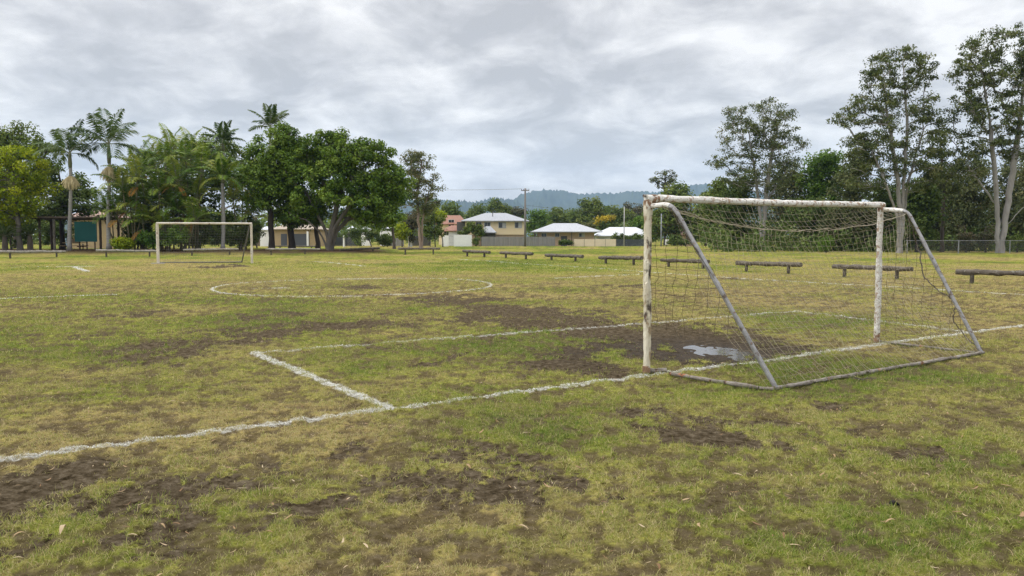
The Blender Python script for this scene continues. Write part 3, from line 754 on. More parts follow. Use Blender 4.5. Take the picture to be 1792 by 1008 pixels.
def blob_points(blobs, n, rg, pw=.4, zmin=None):
    B = np.array(blobs, float); w = (B[:, 3] * B[:, 4] * B[:, 5]) ** .7; w /= w.sum()
    k = rg.choice(len(B), n, p=w); d = unit(rg.normal(0, 1, (n, 3))); r = rg.uniform(0, 1, n)[:, None] ** pw
    P = B[k, :3] + d * r * B[k, 3:6]
    return P

def px_blobs(D, bl, depth=.8):
    """(px, py, rx, ry) ellipses at distance D -> metres"""
    o = []
    for q in bl:
        c = at(q[0], q[1], D); m_ = mpp(D); o.append((c[0], c[1] + (q[4] if len(q) > 4 else 0), c[2], q[2] * m_, q[2] * m_ * depth, q[3] * m_))
    return o

def clumps_to_leaves(P, rc, nl, L, W, rg, style, centre):
    n = len(P); R = rc * rg.uniform(.65, 1.3, n)
    idx = np.repeat(np.arange(n), nl); m = len(idx)
    d = unit(rg.normal(0, 1, (m, 3)))
    if style == 'puff':          # leaf shells: rounded clumps
        rr = rg.uniform(.55, 1.08, m)[:, None]; Q = P[idx] + d * rr * R[idx][:, None] * np.array([1, 1, .75])
        nr = unit(d * .75 + np.array([0, 0, .55]) + rg.normal(0, .45, (m, 3)))
        droop = .2
    elif style == 'gum':         # loose hanging sprays
        rr = rg.uniform(0, 1, m)[:, None] ** .6; Q = P[idx] + d * rr * R[idx][:, None] * np.array([1.1, 1.1, .62])
        nr = unit(d * .4 + np.array([0, 0, .35]) + rg.normal(0, .8, (m, 3)))
        droop = .9
    else:                        # fill
        rr = rg.uniform(0, 1, m)[:, None] ** .5; Q = P[idx] + d * rr * R[idx][:, None] * np.array([1.1, 1.1, .8])
        nr = unit(d * .6 + np.array([0, 0, .5]) + rg.normal(0, .6, (m, 3)))
        droop = .4
    V, Fq = leaves(Q, nr, L, W, rg, droop)
    ct = rg.normal(0, .17, n)
    t = np.clip(.5 + ct[idx] + rg.normal(0, .17, m), 0, 1)
    return V, Fq, t

def skeleton(trunks, P, rg, rtip=.025, rbase=.3, sag=.0, expo=.5, bias=1.6):
    """limbs from trunk polylines to every clump; returns tubes"""
    nodes = []; par = []; cnt = []
    tr_idx = []
    for T in trunks:
        T = np.asarray(T, float); prev = -1; ids = []
        k = max(6, int(np.sum(np.linalg.norm(np.diff(T, axis=0), axis=1)) / .7))
        s = np.linspace(0, len(T) - 1, k); Q = np.stack([np.interp(s, np.arange(len(T)), T[:, i]) for i in range(3)], 1)
        Q[1:-1] += rg.normal(0, .05, Q[1:-1].shape)
        for q in Q:
            nodes.append(q); par.append(prev); prev = len(nodes) - 1; ids.append(prev); cnt.append(0)
        tr_idx.append(ids)
    chains = [list(i) for i in tr_idx]
    base_nodes = len(nodes)
    top = np.mean([c[-1] for c in map(np.asarray, [np.asarray(t) for t in trunks])], axis=0)
    order = np.argsort(np.linalg.norm(P - top, axis=1))
    skip = set()
    for ids in tr_idx:
        for i in ids[:max(1, int(len(ids) * .35))]: skip.add(i)
    for k in order:
        c = P[k]; A = np.array(nodes); d = A - c; dist = np.linalg.norm(d, axis=1)
        dist = dist + bias * np.clip(A[:, 2] - c[2] + .25, 0, None)
        for i in skip: dist[i] += 50
        j = int(np.argmin(dist)); a = A[j]
        L = np.linalg.norm(c - a)
        nseg = max(2, min(6, int(L / .6) + 1)); mid = lerp(a, c, .5) + np.array([0, 0, .12 * L]) * (1 if sag == 0 else -sag) + rg.normal(0, .05 * L, 3)
        ch = [j]; prev = j
        for t in np.linspace(0, 1, nseg + 1)[1:]:
            p = (1 - t) ** 2 * a + 2 * t * (1 - t) * mid + t * t * c + rg.normal(0, .02 * L, 3) * (t < 1)
            nodes.append(p); par.append(prev); cnt.append(0); prev = len(nodes) - 1; ch.append(prev)
        cnt[prev] += 1; i = par[prev]
        while i >= 0: cnt[i] += 1; i = par[i]
        chains.append(ch)
    A = np.array(nodes); c = np.array(cnt, float); n = max(1, len(P))
    rad = rtip + (rbase - rtip) * (np.clip(c, .3, None) / n) ** expo
    tr, br = [], []
    for q, ch in enumerate(chains):
        pts = A[ch]; r = rad[ch].copy()
        if q >= len(tr_idx): r[0] = min(r[0], r[1] * 1.25)
        else:
            r = np.maximum.accumulate(r[::-1])[::-1]
            r[0] *= 1.45
            if len(r) > 2: r[1] *= 1.12
        big = q < len(tr_idx)
        (tr if big else br).append(tube(pts, r, 9 if big else 5, cap=False))
    return tr, br

BARK = dict(
    grey=mat('pale_grey_gum_bark', (.31, .295, .28), (.20, .185, .172), scale=1.6, rough=.85, bump=.3, bscale=6, stretch=(1, 1, .3), spots=[((.20, .16, .135), 1.4, .60)]),
    brown=mat('brown_bark', (.115, .095, .075), (.065, .052, .042), scale=3, rough=.95, bump=.6, bscale=10, stretch=(1, 1, .3)),
    fig=mat('grey_fig_bark', (.175, .155, .13), (.09, .08, .068), scale=2, rough=.95, bump=.5, bscale=6, stretch=(1, 1, .3)),
    dark=mat('near_black_bark', (.045, .036, .03), (.03, .024, .02), scale=3, rough=1, bump=.5, stretch=(1, 1, .3)),
    palm=mat('ringed_grey_palm_trunk', (.31, .30, .285), (.21, .20, .185), scale=2, rough=.9, bump=.4, bscale=3, stretch=(.4, .4, 6)),
    pinkish=mat('pinkish_gum_bark', (.30, .235, .19), (.17, .125, .10), scale=2, rough=.9, stretch=(1, 1, .3)))
LEAF = dict(
    fig=leaf_mat('fig_leaf', [(.040, .080, .010), (.085, .152, .017), (.148, .228, .029), (.20, .262, .042)], .25, .5),
    gum=leaf_mat('gum_leaf', [(.046, .066, .024), (.082, .110, .036), (.128, .156, .052), (.180, .180, .070)], .22, .6),
    browngum=leaf_mat('brownish_gum_leaf', [(.060, .080, .030), (.105, .128, .044), (.155, .165, .058), (.20, .165, .068)], .25, .6),
    lime=leaf_mat('yellow_green_leaf', [(.080, .135, .010), (.165, .235, .014), (.275, .34, .018), (.37, .40, .026)], .32),
    bright=leaf_mat('bright_green_leaf', [(.035, .085, .012), (.07, .14, .018), (.12, .20, .03), (.15, .22, .04)], .32),
    dark=leaf_mat('dark_green_leaf', [(.034, .058, .014), (.068, .108, .024), (.106, .154, .036), (.145, .180, .050)], .2, .6),
    mid=leaf_mat('middle_green_leaf', [(.048, .080, .016), (.092, .138, .026), (.140, .188, .038), (.185, .208, .052)], .25, .6),
    casu=leaf_mat('dark_olive_needles', [(.048, .064, .025), (.084, .106, .039), (.126, .146, .054), (.18, .168, .074)], .2, .7),
    olive=leaf_mat('grey_olive_leaf', [(.04, .05, .025), (.075, .085, .04), (.12, .115, .06), (.16, .13, .08)], .22, .7),
    yellow=leaf_mat('yellow_blossom', [(.20, .19, .03), (.38, .31, .03), (.52, .40, .03), (.55, .44, .05)], .3),
    palm=leaf_mat('palm_leaflet', [(.022, .048, .010), (.045, .082, .018), (.075, .118, .030), (.105, .140, .045)], .28, .45),
    cane=leaf_mat('cane_palm_leaflet', [(.034, .076, .010), (.085, .155, .020), (.165, .240, .034), (.31, .32, .06)], .2, .45),
    canedry=leaf_mat('dying_orange_leaflet', [(.16, .09, .025), (.30, .16, .035), (.42, .23, .045), (.38, .27, .12)], .25, .6))

def tree(name, base_px, D, blobs, label, category='tree', group=None, leaf='mid', bark='brown', ncl=60, rc=.9, nl=60, L=.34, W=.18, style='fill',
         trunks=None, rbase=.3, rtip=.03, seed=0, pw=.45, z0=None, depth=.8, expo=.5, bole=.45, lean=0.0, bias=1.6):
    rg = np.random.default_rng(seed + int(base_px * 7) % 1000)
    B = px_blobs(D, blobs, depth)
    bx = at(base_px, 430, D)[0]; zb = float(mound(np.array([bx]), np.array([D]))[0]) if z0 is None else z0
    base = np.array([bx, D, zb - .05])
    P = blob_points(B, ncl, rg, pw)
    P = P[P[:, 2] > zb + .4]
    if trunks is None:
        top = np.average(np.array(B)[:, :3], axis=0, weights=np.array(B)[:, 3] ** 2)
        zt = max(b[2] + b[5] * .55 for b in B); topp = np.array([lerp(base, top, .8)[0] + lean, D, zt])
        trunks = [[base, lerp(base, topp, .35) + rg.normal(0, .12, 3) * np.array([1, 1, 0]), lerp(base, topp, .7) + rg.normal(0, .2, 3) * np.array([1, 1, 0]), topp]]
    tr, br = skeleton(trunks, P, rg, rtip, rbase, expo=expo, bias=bias)
    t = Thing(name, base, label, category, group)
    t.part('trunk', *cat(tr + br), BARK[bark], True)
    V, Fq, ti = clumps_to_leaves(P, rc, nl, L, W, rg, style, base)
    t.part('crown', V, Fq, LEAF[leaf], attrs={'tint': ('FACE', ti)})
    return t

def trunk_px(D, pts, z0=0.0, dy=0.0):
    o = []
    for i, (px, py) in enumerate(pts):
        p = at(px, py, D + dy * i)
        if i == 0: p[2] = z0 - .08
        o.append(p)
    return o

def bush(name, px, D, blobs, label, leaf='mid', ncl=26, rc=.5, nl=60, L=.26, W=.13, seed=0, style='fill', category='shrub', group=None):
    return tree(name, px, D, blobs, label, category, group, leaf, 'brown', ncl, rc, nl, L, W, style, seed=seed, rbase=.09, rtip=.02, pw=.55)

# ---------------------------------------------------------------- palms
def frond(base, az, elev, length, rg, droop=.9, nleaf=26, lw=.075, ll=.75, vee=.35, hang=.5, twist=0.0):
    """arching rachis with two rows of leaflets -> (rachis tube, leaflet V, F)"""
    k = 12; s = np.linspace(0, 1, k); h = np.array([math.cos(az), math.sin(az), 0])
    el = elev - droop * s ** 1.4 * 1.6
    st = length / (k - 1); p = [np.asarray(base, float)]
    for i in range(k - 1): p.append(p[-1] + (h * math.cos(el[i]) + np.array([0, 0, 1]) * math.sin(el[i])) * st)
    p = np.array(p); side = np.array([-h[1], h[0], 0])
    rac = tube(p, np.linspace(.035, .008, k) * (length / 2.5) ** .5, 4, cap=False)
    n = nleaf; q = np.linspace(.14, .99, n); idx = q * (k - 1); i0 = np.clip(idx.astype(int), 0, k - 2); f = (idx - i0)[:, None]
    C = p[i0] * (1 - f) + p[i0 + 1] * f; T = unit(p[i0 + 1] - p[i0]); U = unit(np.cross(T, side)); U *= np.sign(U[:, 2:3] + 1e-9)
    lenq = ll * (np.sin(math.pi * (q * .78 + .16)) ** .7)[:, None] * rg.uniform(.85, 1.1, (n, 1))
    Vs = []
    for sg in (-1, 1):
        d = unit(side * sg + T * .55 + U * vee + rg.normal(0, .08, (n, 3)))
        m_ = C + d * lenq * .5; e = m_ + unit(d - np.array([0, 0, hang])) * lenq * .5
        w = T * lw / 2
        Vs.append(np.stack([C - w * .5, m_ - w, e, m_ + w], 1)); Vs.append(np.stack([C - w * .5, m_ + w, C + w * .8, C], 1)) if False else None
    V = np.concatenate([v for v in Vs if v is not None]).reshape(-1, 3)
    return rac, V, np.arange(len(V)).reshape(-1, 4)

def crown_of_fronds(top, spec, rg):
    """spec: list of (azimuth, elevation, length, droop, kwargs) -> merged leaf arrays + rachis list"""
    R, Vs, T = [], [], []
    for az, el, ln, dr, kw in spec:
        a, V, Fq = frond(top, az, el, ln, rg, dr, **kw); R.append(a); Vs.append(V); T.append(np.full(len(V) // 4, rg.uniform(.15, .95)))
    V = np.vstack(Vs); t = np.clip(np.concatenate(T) + rg.normal(0, .12, len(V) // 4), 0, 1)
    return R, V, np.arange(len(V)).reshape(-1, 4), t

M_SHAFT = mat('green_crownshaft', (.13, .16, .08), (.17, .15, .10), scale=3, rough=.5)
M_FRUIT = mat('tan_fruit_strings', (.70, .60, .38), (.52, .43, .24), scale=6, rough=.95)
def palm(px, D, top_py, label, spread=2.6, nf=13, shaft=1.4, seed=1, rb=.26, rt=.14, fruit=None, dead=0, leafm='palm', ups=.55, z0=.35, lean=0, hang=.5, ll=.8, group=None, name='palm_tree'):
    rg = np.random.default_rng(seed); base = at(px, 430, D); base[2] = z0 - .05; top = at(px + lean, top_py, D)
    t = Thing(name, base, label, 'palm', group)
    k = 12; pts = [lerp(base, top - np.array([0, 0, shaft]), s) + np.array([.06 * math.sin(s * 5 + seed), 0, 0]) for s in np.linspace(0, 1, k)]
    r = np.linspace(rb * .85, rt, k); r[0] = rb * 1.25
    t.part('trunk', *tube(pts, r, 12), BARK['palm'], True)
    if shaft > .2: t.part('crownshaft', *tube([top - np.array([0, 0, shaft]), top - np.array([0, 0, shaft * .7]), top - np.array([0, 0, shaft * .2]), top + np.array([0, 0, .1])], [rt * 1.1, rt * 1.35, rt * 1.0, rt * .7], 10), M_SHAFT, True)
    spec = []
    for i in range(nf):
        q = i / (nf - 1); el = math.radians(86 - 84 * q ** .85) * 1.0 + rg.normal(0, .10); az = i * 2.399 + rg.normal(0, .15)
        spec.append((az, el, spread * (1.02 - .22 * abs(q - .5)) * rg.uniform(.9, 1.1), .35 + ups * q + rg.normal(0, .07), dict(nleaf=32, lw=.14, ll=ll * spread / 2.7, vee=.02, hang=hang + .25)))
    R, V, Fq, ti = crown_of_fronds(top, spec, rg)
    t.part('crown', V, Fq, LEAF[leafm], attrs={'tint': ('FACE', ti)})
    t.part('frond_stalks', *cat(R), M_SHAFT)
    if fruit:
        fz, fr = fruit; c = np.array([top[0], top[1], fz]); L = []
        for j in range(230):
            a = rg.uniform(0, 6.28); e = rg.uniform(.2, 1.15); o = np.array([math.cos(a), math.sin(a), 0]); R_ = fr * rg.uniform(.5, 1.0)
            p0 = c + np.array([0, 0, fr * .25]) + o * .05; p1 = c + o * R_ * e * .62 + np.array([0, 0, fr * (.62 - .40 * e * e)]); p2 = c + o * R_ * min(e, 1.0) * .92 + np.array([0, 0, -fr * rg.uniform(.1, .95) * (1.1 - .4 * e)])
            L.append(tube([p0, p1, p2], [.018, .02, .03], 4, cap=False))
        t.part('seed_cluster', *cat(L), M_FRUIT)
    return t

def cane_palm(px, D, stems, label, seed, leafm='cane', z0=.35, lw=.09, dead=2, group='cane palms in the clump'):
    """clump: stems = [(px_top, py_top)]"""
    rg = np.random.default_rng(seed); base = at(px, 430, D); base[2] = z0 - .05
    t = Thing('cane_palm', base, label, 'palm', group)
    ST, R, Vs, T, DV, DT = [], [], [], [], [], []
    for (tx, ty) in stems:
        top = at(tx, ty, D + rg.uniform(-1.6, 1.6)); b = base + np.array([(top[0] - base[0]) * .35, rg.uniform(-.6, .6), 0])
        pts = [b, lerp(b, top, .4) + np.array([(top[0] - b[0]) * -.12, 0, 0]), lerp(b, top, .75), top]; ST.append(tube(pts, [.10, .075, .065, .05], 7))
        nf = 9
        spec = []
        for i in range(nf):
            q = i / (nf - 1); az = i * 2.399 + rg.uniform(0, .7)
            spec.append((az, math.radians(84 - 66 * q), rg.uniform(2.7, 3.9), .5 + .55 * q, dict(nleaf=30, lw=lw * 1.15, ll=.85, vee=.12, hang=.8)))
        r, V, Fq, ti = crown_of_fronds(top, spec, rg); R += r; Vs.append(V); T.append(ti)
        for _ in range(dead):
            if rg.uniform() < .22:
                r, V, Fq, ti = crown_of_fronds(top - np.array([0, 0, .5]), [(rg.uniform(3.3, 6.1), rg.uniform(-.5, .2), rg.uniform(1.2, 2.0), rg.uniform(.4, .9), dict(nleaf=22, lw=.10, ll=.6, vee=.1, hang=.9))], rg); R += r; DV.append(V); DT.append(ti)
    t.part('stems', *cat(ST), mat('cane_stem', (.20, .18, .10), (.12, .10, .06), scale=3) if 'cane_stem' not in bpy.data.materials else bpy.data.materials['cane_stem'], True)
    V = np.vstack(Vs); t.part('fronds', V, np.arange(len(V)).reshape(-1, 4), LEAF[leafm], attrs={'tint': ('FACE', np.concatenate(T))})
    t.part('frond_stalks', *cat(R), bpy.data.materials['green_crownshaft'])
    if DV:
        V = np.vstack(DV); t.part('dead_fronds', V, np.arange(len(V)).reshape(-1, 4), LEAF['canedry'], attrs={'tint': ('FACE', np.concatenate(DT))})
    return t

# ================================================================ left group
ZB = .35
tree('broadleaf_tree', 30, 104, [(20, 255, 62, 42), (-30, 270, 60, 60), (65, 275, 40, 35), (10, 320, 70, 40)], 'tall dark round tree at the left edge, behind the yellow green one', leaf='mid', ncl=190, rc=1.1, nl=90, L=.4, W=.22, style='puff', rbase=.4, z0=0)
tree('broadleaf_tree', 35, 82, [(25, 290, 55, 32), (50, 335, 48, 36), (-15, 340, 45, 45), (15, 372, 45, 22)], 'yellow green leafy tree left of the first palm', leaf='lime', ncl=170, rc=.66, nl=90, L=.30, W=.15, style='puff', rbase=.24, bark='fig')
tree('broadleaf_tree', 108, 89.5, [(78, 366, 32, 12, -4.5), (100, 362, 22, 10, -4.5), (105, 330, 48, 45), (75, 300, 36, 26), (130, 355, 34, 40), (95, 375, 55, 16), (152, 352, 22, 30), (145, 320, 16, 14)], 'dark tree spreading over the timber shelter', leaf='dark', ncl=90, rc=.9, nl=90, L=.34, W=.2, rbase=.25, bark='dark')
palm(122, 82, 268, 'shorter palm with two pale seed clusters in front of the shelter', spread=3.7, nf=10, seed=4, rb=.24, rt=.15, shaft=1.5, fruit=(at(122, 318, 82)[2], 1.0), ups=.62, ll=1.0)
palm(190, 82, 252, 'tall palm with one large tan seed cluster, right of the green board', spread=4.2, nf=11, seed=9, rb=.26, rt=.15, shaft=2.0, fruit=(at(190, 303, 82)[2], 1.15), ups=.5, ll=1.0)
palm(390, 84, 312, 'pale green palm on a grey trunk behind the far goal', spread=2.9, nf=14, seed=12, rb=.25, rt=.17, shaft=.5, ups=.6, leafm='cane')
palm(390, 92, 247, 'thin crowned palm rising above the cane palms', spread=2.8, nf=12, seed=15, rb=.2, rt=.13, shaft=1.2, ups=.45, z0=.3)
palm(473, 96, 222, 'palm whose crown shows above the dark tree left of the fig', spread=3.2, nf=12, seed=18, rb=.2, rt=.14, shaft=1.0, ups=.42, z0=.2)
cane_palm(232, 83, [(215, 330), (240, 318), (228, 362), (205, 375), (252, 358)], 'cane palm next to the tall palm trunk', 3, dead=3)
cane_palm(285, 84, [(262, 300), (290, 285), (310, 318), (278, 338), (300, 365), (265, 375)], 'cane palm with hanging orange dead fronds', 5, dead=5)
cane_palm(335, 85, [(325, 282), (352, 302), (318, 330), (345, 345), (330, 378)], 'cane palm with the most upright crown, above the far goal bar', 8)
cane_palm(300, 89, [(300, 262), (335, 268), (270, 282), (360, 285), (240, 296)], 'taller cane palm at the back of the clump', 11, dead=1)
cane_palm(262, 81.5, [(250, 392), (285, 398)], 'young low cane palm in front of the clump', 21, dead=1)
cane_palm(322, 82.5, [(312, 372), (340, 388)], 'young cane palm just above the bar of the far goal', 23, dead=2)
cane_palm(205, 86, [(196, 385), (178, 372), (222, 350)], 'leaning cane palm right behind the tall palm trunk', 25, dead=1)
cane_palm(420, 88, [(425, 322), (408, 350), (432, 356), (440, 380)], 'cane palm at the right end of the clump', 13, dead=1)
tree('broadleaf_tree', 250, 96, [(250, 330, 50, 60), (320, 330, 60, 60), (380, 340, 50, 60), (290, 300, 60, 36), (400, 310, 40, 40), (240, 395, 40, 30), (320, 395, 60, 34), (390, 395, 44, 34)], 'dark leafy tree filling the back of the cane palm clump', leaf='dark', ncl=190, rc=1.1, nl=90, L=.4, W=.22, rbase=.3, bark='dark')
tree('broadleaf_tree', 345, 100, [(350, 255, 30, 22), (330, 275, 45, 26), (395, 275, 36, 34)], 'leafy tree top peeping over the cane palms', leaf='mid', ncl=70, rc=.9, nl=80, L=.36, W=.2, style='puff', rbase=.25, z0=.1)
for a in [(295, 81, [(270, 418, 26, 17), (305, 415, 24, 20)], 'low glossy shrub behind the left post of the far goal', 'bright'), (215, 80.5, [(215, 425, 16, 9)], 'small yellow green shrub beside the tall palm foot', 'lime'),
          (350, 87, [(345, 408, 40, 28), (385, 410, 32, 26)], 'dark shrub behind the net of the far goal', 'dark'), (420, 87, [(418, 408, 22, 28), (440, 400, 18, 26)], 'dark shrub right of the grey palm trunk', 'dark'),
          (240, 86, [(240, 405, 26, 24)], 'dark shrub under the cane palms', 'dark'),
          (268, 85, [(262, 395, 30, 34)], 'dark shrub behind the glossy one at the far goal', 'dark'), (95, 96, [(84, 406, 24, 28), (108, 403, 24, 28), (96, 400, 22, 24), (120, 402, 10, 24)], 'dark shrub seen through the left bays of the shelter', 'dark'), (20, 88, [(-5, 410, 30, 26), (40, 408, 26, 28), (20, 400, 40, 26)], 'dark shrub behind the cycads at the left edge', 'dark')]:
    bush('shrub', a[0], a[1], a[2], a[3], a[4], ncl=60, rc=.45, nl=70, seed=a[0])
def cycad(px, D, py, label, seed, ln=1.6, leafm='palm', nf=16):
    rg = np.random.default_rng(seed); top = at(px, py, D); base = np.array([top[0], D, ZB - .05])
    t = Thing('cycad', base, label, 'shrub')
    t.part('trunk', *tube([base, lerp(base, top, .5), top], [.3, .28, .2], 9), BARK['brown'])
    R, V, Fq, ti = crown_of_fronds(top, [(i * 2.399, math.radians(75 - 62 * i / nf), ln * rg.uniform(.8, 1.1), .55, dict(nleaf=24, lw=.07, ll=.45)) for i in range(nf)], rg)
    t.part('fronds', V, Fq, LEAF[leafm], attrs={'tint': ('FACE', ti)}); t.part('frond_stalks', *cat(R), M_SHAFT)
cycad(8, 81, 414, 'feathery cycad at the left edge under the yellow green tree', 3, 2.0)
cycad(52, 82, 412, 'feathery cycad beside the shelter post', 6, 1.7)

# fig and companions
def big_fig():
    D = 84; z = ZB
    tk = [trunk_px(D, [(575, 438), (572, 408), (556, 375), (535, 335), (520, 300)], z), trunk_px(D, [(577, 438), (580, 405), (590, 360), (600, 315), (602, 280)], z),
          trunk_px(D, [(579, 438), (590, 405), (618, 375), (650, 345), (665, 318)], z, .2), trunk_px(D, [(573, 438), (563, 410), (540, 388), (505, 372)], z, -.3), trunk_px(D, [(577, 438), (584, 402), (606, 368), (625, 330)], z, -.4)]
    tree('fig_tree', 576, D, [(600, 300, 75, 55), (560, 275, 45, 40), (640, 300, 55, 50), (672, 330, 40, 45), (545, 340, 50, 50), (620, 350, 85, 38), (690, 350, 26, 40), (570, 250, 22, 20), (650, 262, 28, 20), (600, 262, 40, 24), (530, 300, 30, 45), (658, 250, 12, 9), (668, 246, 7, 6), (590, 240, 14, 9), (575, 236, 10, 8), (700, 310, 12, 14), (683, 272, 9, 9), (627, 248, 10, 8), (665, 378, 40, 18), (520, 372, 30, 18)],
         'huge rounded green fig tree with flaring grey multiple trunk', leaf='fig', bark='fig', ncl=330, rc=.78, nl=150, L=.30, W=.19, style='puff', trunks=tk, rbase=.42, rtip=.03, pw=.33, seed=2, z0=z, bias=1.2)
big_fig()
tree('broadleaf_tree', 476, 85, [(475, 290, 48, 60), (500, 250, 32, 34), (455, 330, 28, 48), (490, 345, 38, 48), (520, 270, 30, 40), (450, 300, 22, 36)], 'dense dark tree left of the fig, on a straight black trunk', leaf='fig', bark='dark', ncl=190, rc=.85, nl=130, L=.30, W=.18, style='puff', rbase=.30, seed=5, pw=.38,
     trunks=[trunk_px(85, [(476, 437), (475, 400), (472, 350), (478, 280)], ZB)])
tree('broadleaf_tree', 510, 86, [(512, 350, 32, 44), (500, 310, 32, 40), (530, 380, 26, 14)], 'darker tree on the second black trunk beside the fig', leaf='dark', bark='dark', ncl=90, rc=.85, nl=100, L=.30, W=.18, style='puff', rbase=.34, seed=6,
     trunks=[trunk_px(86, [(511, 437), (509, 400), (506, 350), (505, 300)], ZB)])
tree('broadleaf_tree', 556, 88, [(556, 360, 26, 30), (545, 380, 24, 14)], 'thin tree on a brown trunk close behind the fig', leaf='dark', bark='brown', ncl=40, rc=.7, nl=70, L=.30, W=.18, rbase=.24, seed=8, trunks=[trunk_px(88, [(556, 437), (553, 405), (556, 370)], .3)])
tree('gum_tree', 734, 130, [(735, 300, 30, 34), (722, 280, 22, 20), (757, 335, 18, 34), (712, 335, 22, 40), (745, 360, 30, 34), (740, 275, 16, 14)], 'slender brownish gum with sparse crown, right of the fig', 'gum tree', leaf='browngum', bark='pinkish', ncl=120, rc=1.0, nl=75, L=.34, W=.17, style='gum', rbase=.26, rtip=.03, seed=3, z0=0,
     trunks=[trunk_px(130, [(736, 430), (733, 390), (730, 340), (738, 285)]), trunk_px(130, [(738, 430), (739, 390), (745, 350), (756, 325)])])
tree('broadleaf_tree', 690, 120, [(690, 350, 28, 50), (660, 385, 40, 20), (705, 320, 22, 30)], 'green tree filling the gap between fig and slender gum', leaf='fig', ncl=70, rc=.9, nl=90, L=.36, W=.2, style='puff', rbase=.2, z0=0)
for a in [(704, 148, [(704, 402, 15, 13), (703, 413, 12, 9)], 'rounded yellow green bush left of the slender gum', 'lime'), (762, 146, [(757, 385, 22, 26), (765, 410, 16, 20), (745, 400, 16, 24)], 'dark round bush right of the slender gum', 'mid'),
          (775, 147, [(768, 378, 9, 9)], 'yellow tipped bush above the dark round one', 'lime'), (720, 150, [(722, 390, 22, 30)], 'olive bush behind the slender gum', 'olive'),
          (650, 150, [(640, 412, 32, 18), (612, 410, 22, 18), (628, 405, 20, 10), (660, 408, 18, 14)], 'dark hedge like bush behind the fig trunk', 'dark'), (678, 152, [(675, 420, 12, 8)], 'low round green bush by the grey fence', 'mid'),
          (450, 130, [(445, 405, 20, 28), (430, 412, 18, 22)], 'grey green bush left of the black trunks', 'olive')]:
    bush('bush', a[0], a[1], a[2], a[3], a[4], ncl=40, rc=.8, nl=80, L=.36, W=.2, seed=a[0], category='bush')

# ================================================================ right group
def gum(px, D, blobs, trunks, label, ncl, seed, nl=62, rc=1.15, rbase=.40, L=.30, W=.13, bark='grey', leaf='gum', rtip=.035):
    tree('gum_tree', px, D, blobs, label, 'gum tree', 'tall gums on the right', leaf, bark, int(ncl * 1.9), rc * .72, int(nl * 1.05), L, W, 'gum', trunks, rbase, rtip, seed, .27, 0, .75, .72, bias=2.2)
gum(1330, 108, [(1330, 205, 52, 32), (1370, 230, 40, 38), (1300, 245, 42, 45), (1395, 255, 24, 18), (1345, 270, 55, 45), (1258, 282, 24, 10), (1320, 310, 55, 30), (1290, 205, 24, 18), (1375, 300, 30, 20)],
    [trunk_px(108, [(1333, 437), (1331, 390), (1326, 340), (1318, 280), (1310, 230)]), trunk_px(108, [(1335, 437), (1337, 390), (1341, 340), (1350, 270), (1362, 215)]), trunk_px(108, [(1335, 437), (1336, 385), (1346, 345), (1375, 300)], dy=.3)],
    'tall pale trunked gum seen over the near goal bar', 150, 1)
gum(1575, 86, [(1570, 115, 46, 34), (1530, 155, 34, 40), (1615, 140, 30, 45), (1575, 190, 60, 45), (1480, 212, 26, 14), (1505, 195, 26, 26), (1545, 250, 45, 40), (1620, 240, 34, 50), (1600, 300, 40, 40), (1510, 260, 34, 26), (1535, 120, 18, 18), (1520, 305, 40, 30), (1640, 310, 24, 22)],
    [trunk_px(86, [(1573, 443), (1574, 390), (1573, 330), (1560, 240), (1545, 150)]), trunk_px(86, [(1576, 443), (1579, 390), (1582, 320), (1588, 220), (1580, 110)]), trunk_px(86, [(1577, 443), (1580, 380), (1592, 310), (1615, 230), (1618, 150)], dy=.25), trunk_px(86, [(1573, 443), (1572, 390), (1556, 335), (1528, 270)], dy=-.3)],
    'tall many limbed gum right behind the near goal post', 200, 2, nl=66, rc=1.0)
gum(1745, 87, [(1725, 85, 44, 34), (1780, 75, 38, 34), (1700, 130, 36, 40), (1760, 130, 50, 45), (1690, 190, 36, 30), (1745, 195, 50, 40), (1800, 150, 40, 60), (1660, 225, 24, 22), (1715, 245, 44, 30), (1790, 250, 40, 40), (1690, 290, 36, 24), (1830, 210, 40, 60), (1820, 100, 40, 50), (1670, 300, 24, 20)],
    [trunk_px(87, [(1747, 443), (1746, 390), (1742, 310), (1730, 200), (1715, 110)]), trunk_px(87, [(1751, 443), (1760, 380), (1775, 280), (1790, 180), (1795, 80)]), trunk_px(87, [(1750, 443), (1757, 400), (1790, 362), (1830, 340)], dy=-.2), trunk_px(87, [(1746, 443), (1744, 360), (1715, 320), (1690, 285)], dy=.3)],
    'tallest gum with twin white trunks at the right edge', 230, 3, nl=66, rc=1.0, rbase=.46)
gum(1650, 94, [(1650, 290, 30, 30), (1640, 250, 22, 26), (1668, 320, 28, 22)], [trunk_px(94, [(1648, 440), (1650, 380), (1652, 320), (1646, 255)])], 'slim dark limbed gum between the two tallest gums', 46, 4, rc=.9, rbase=.2, bark='brown')

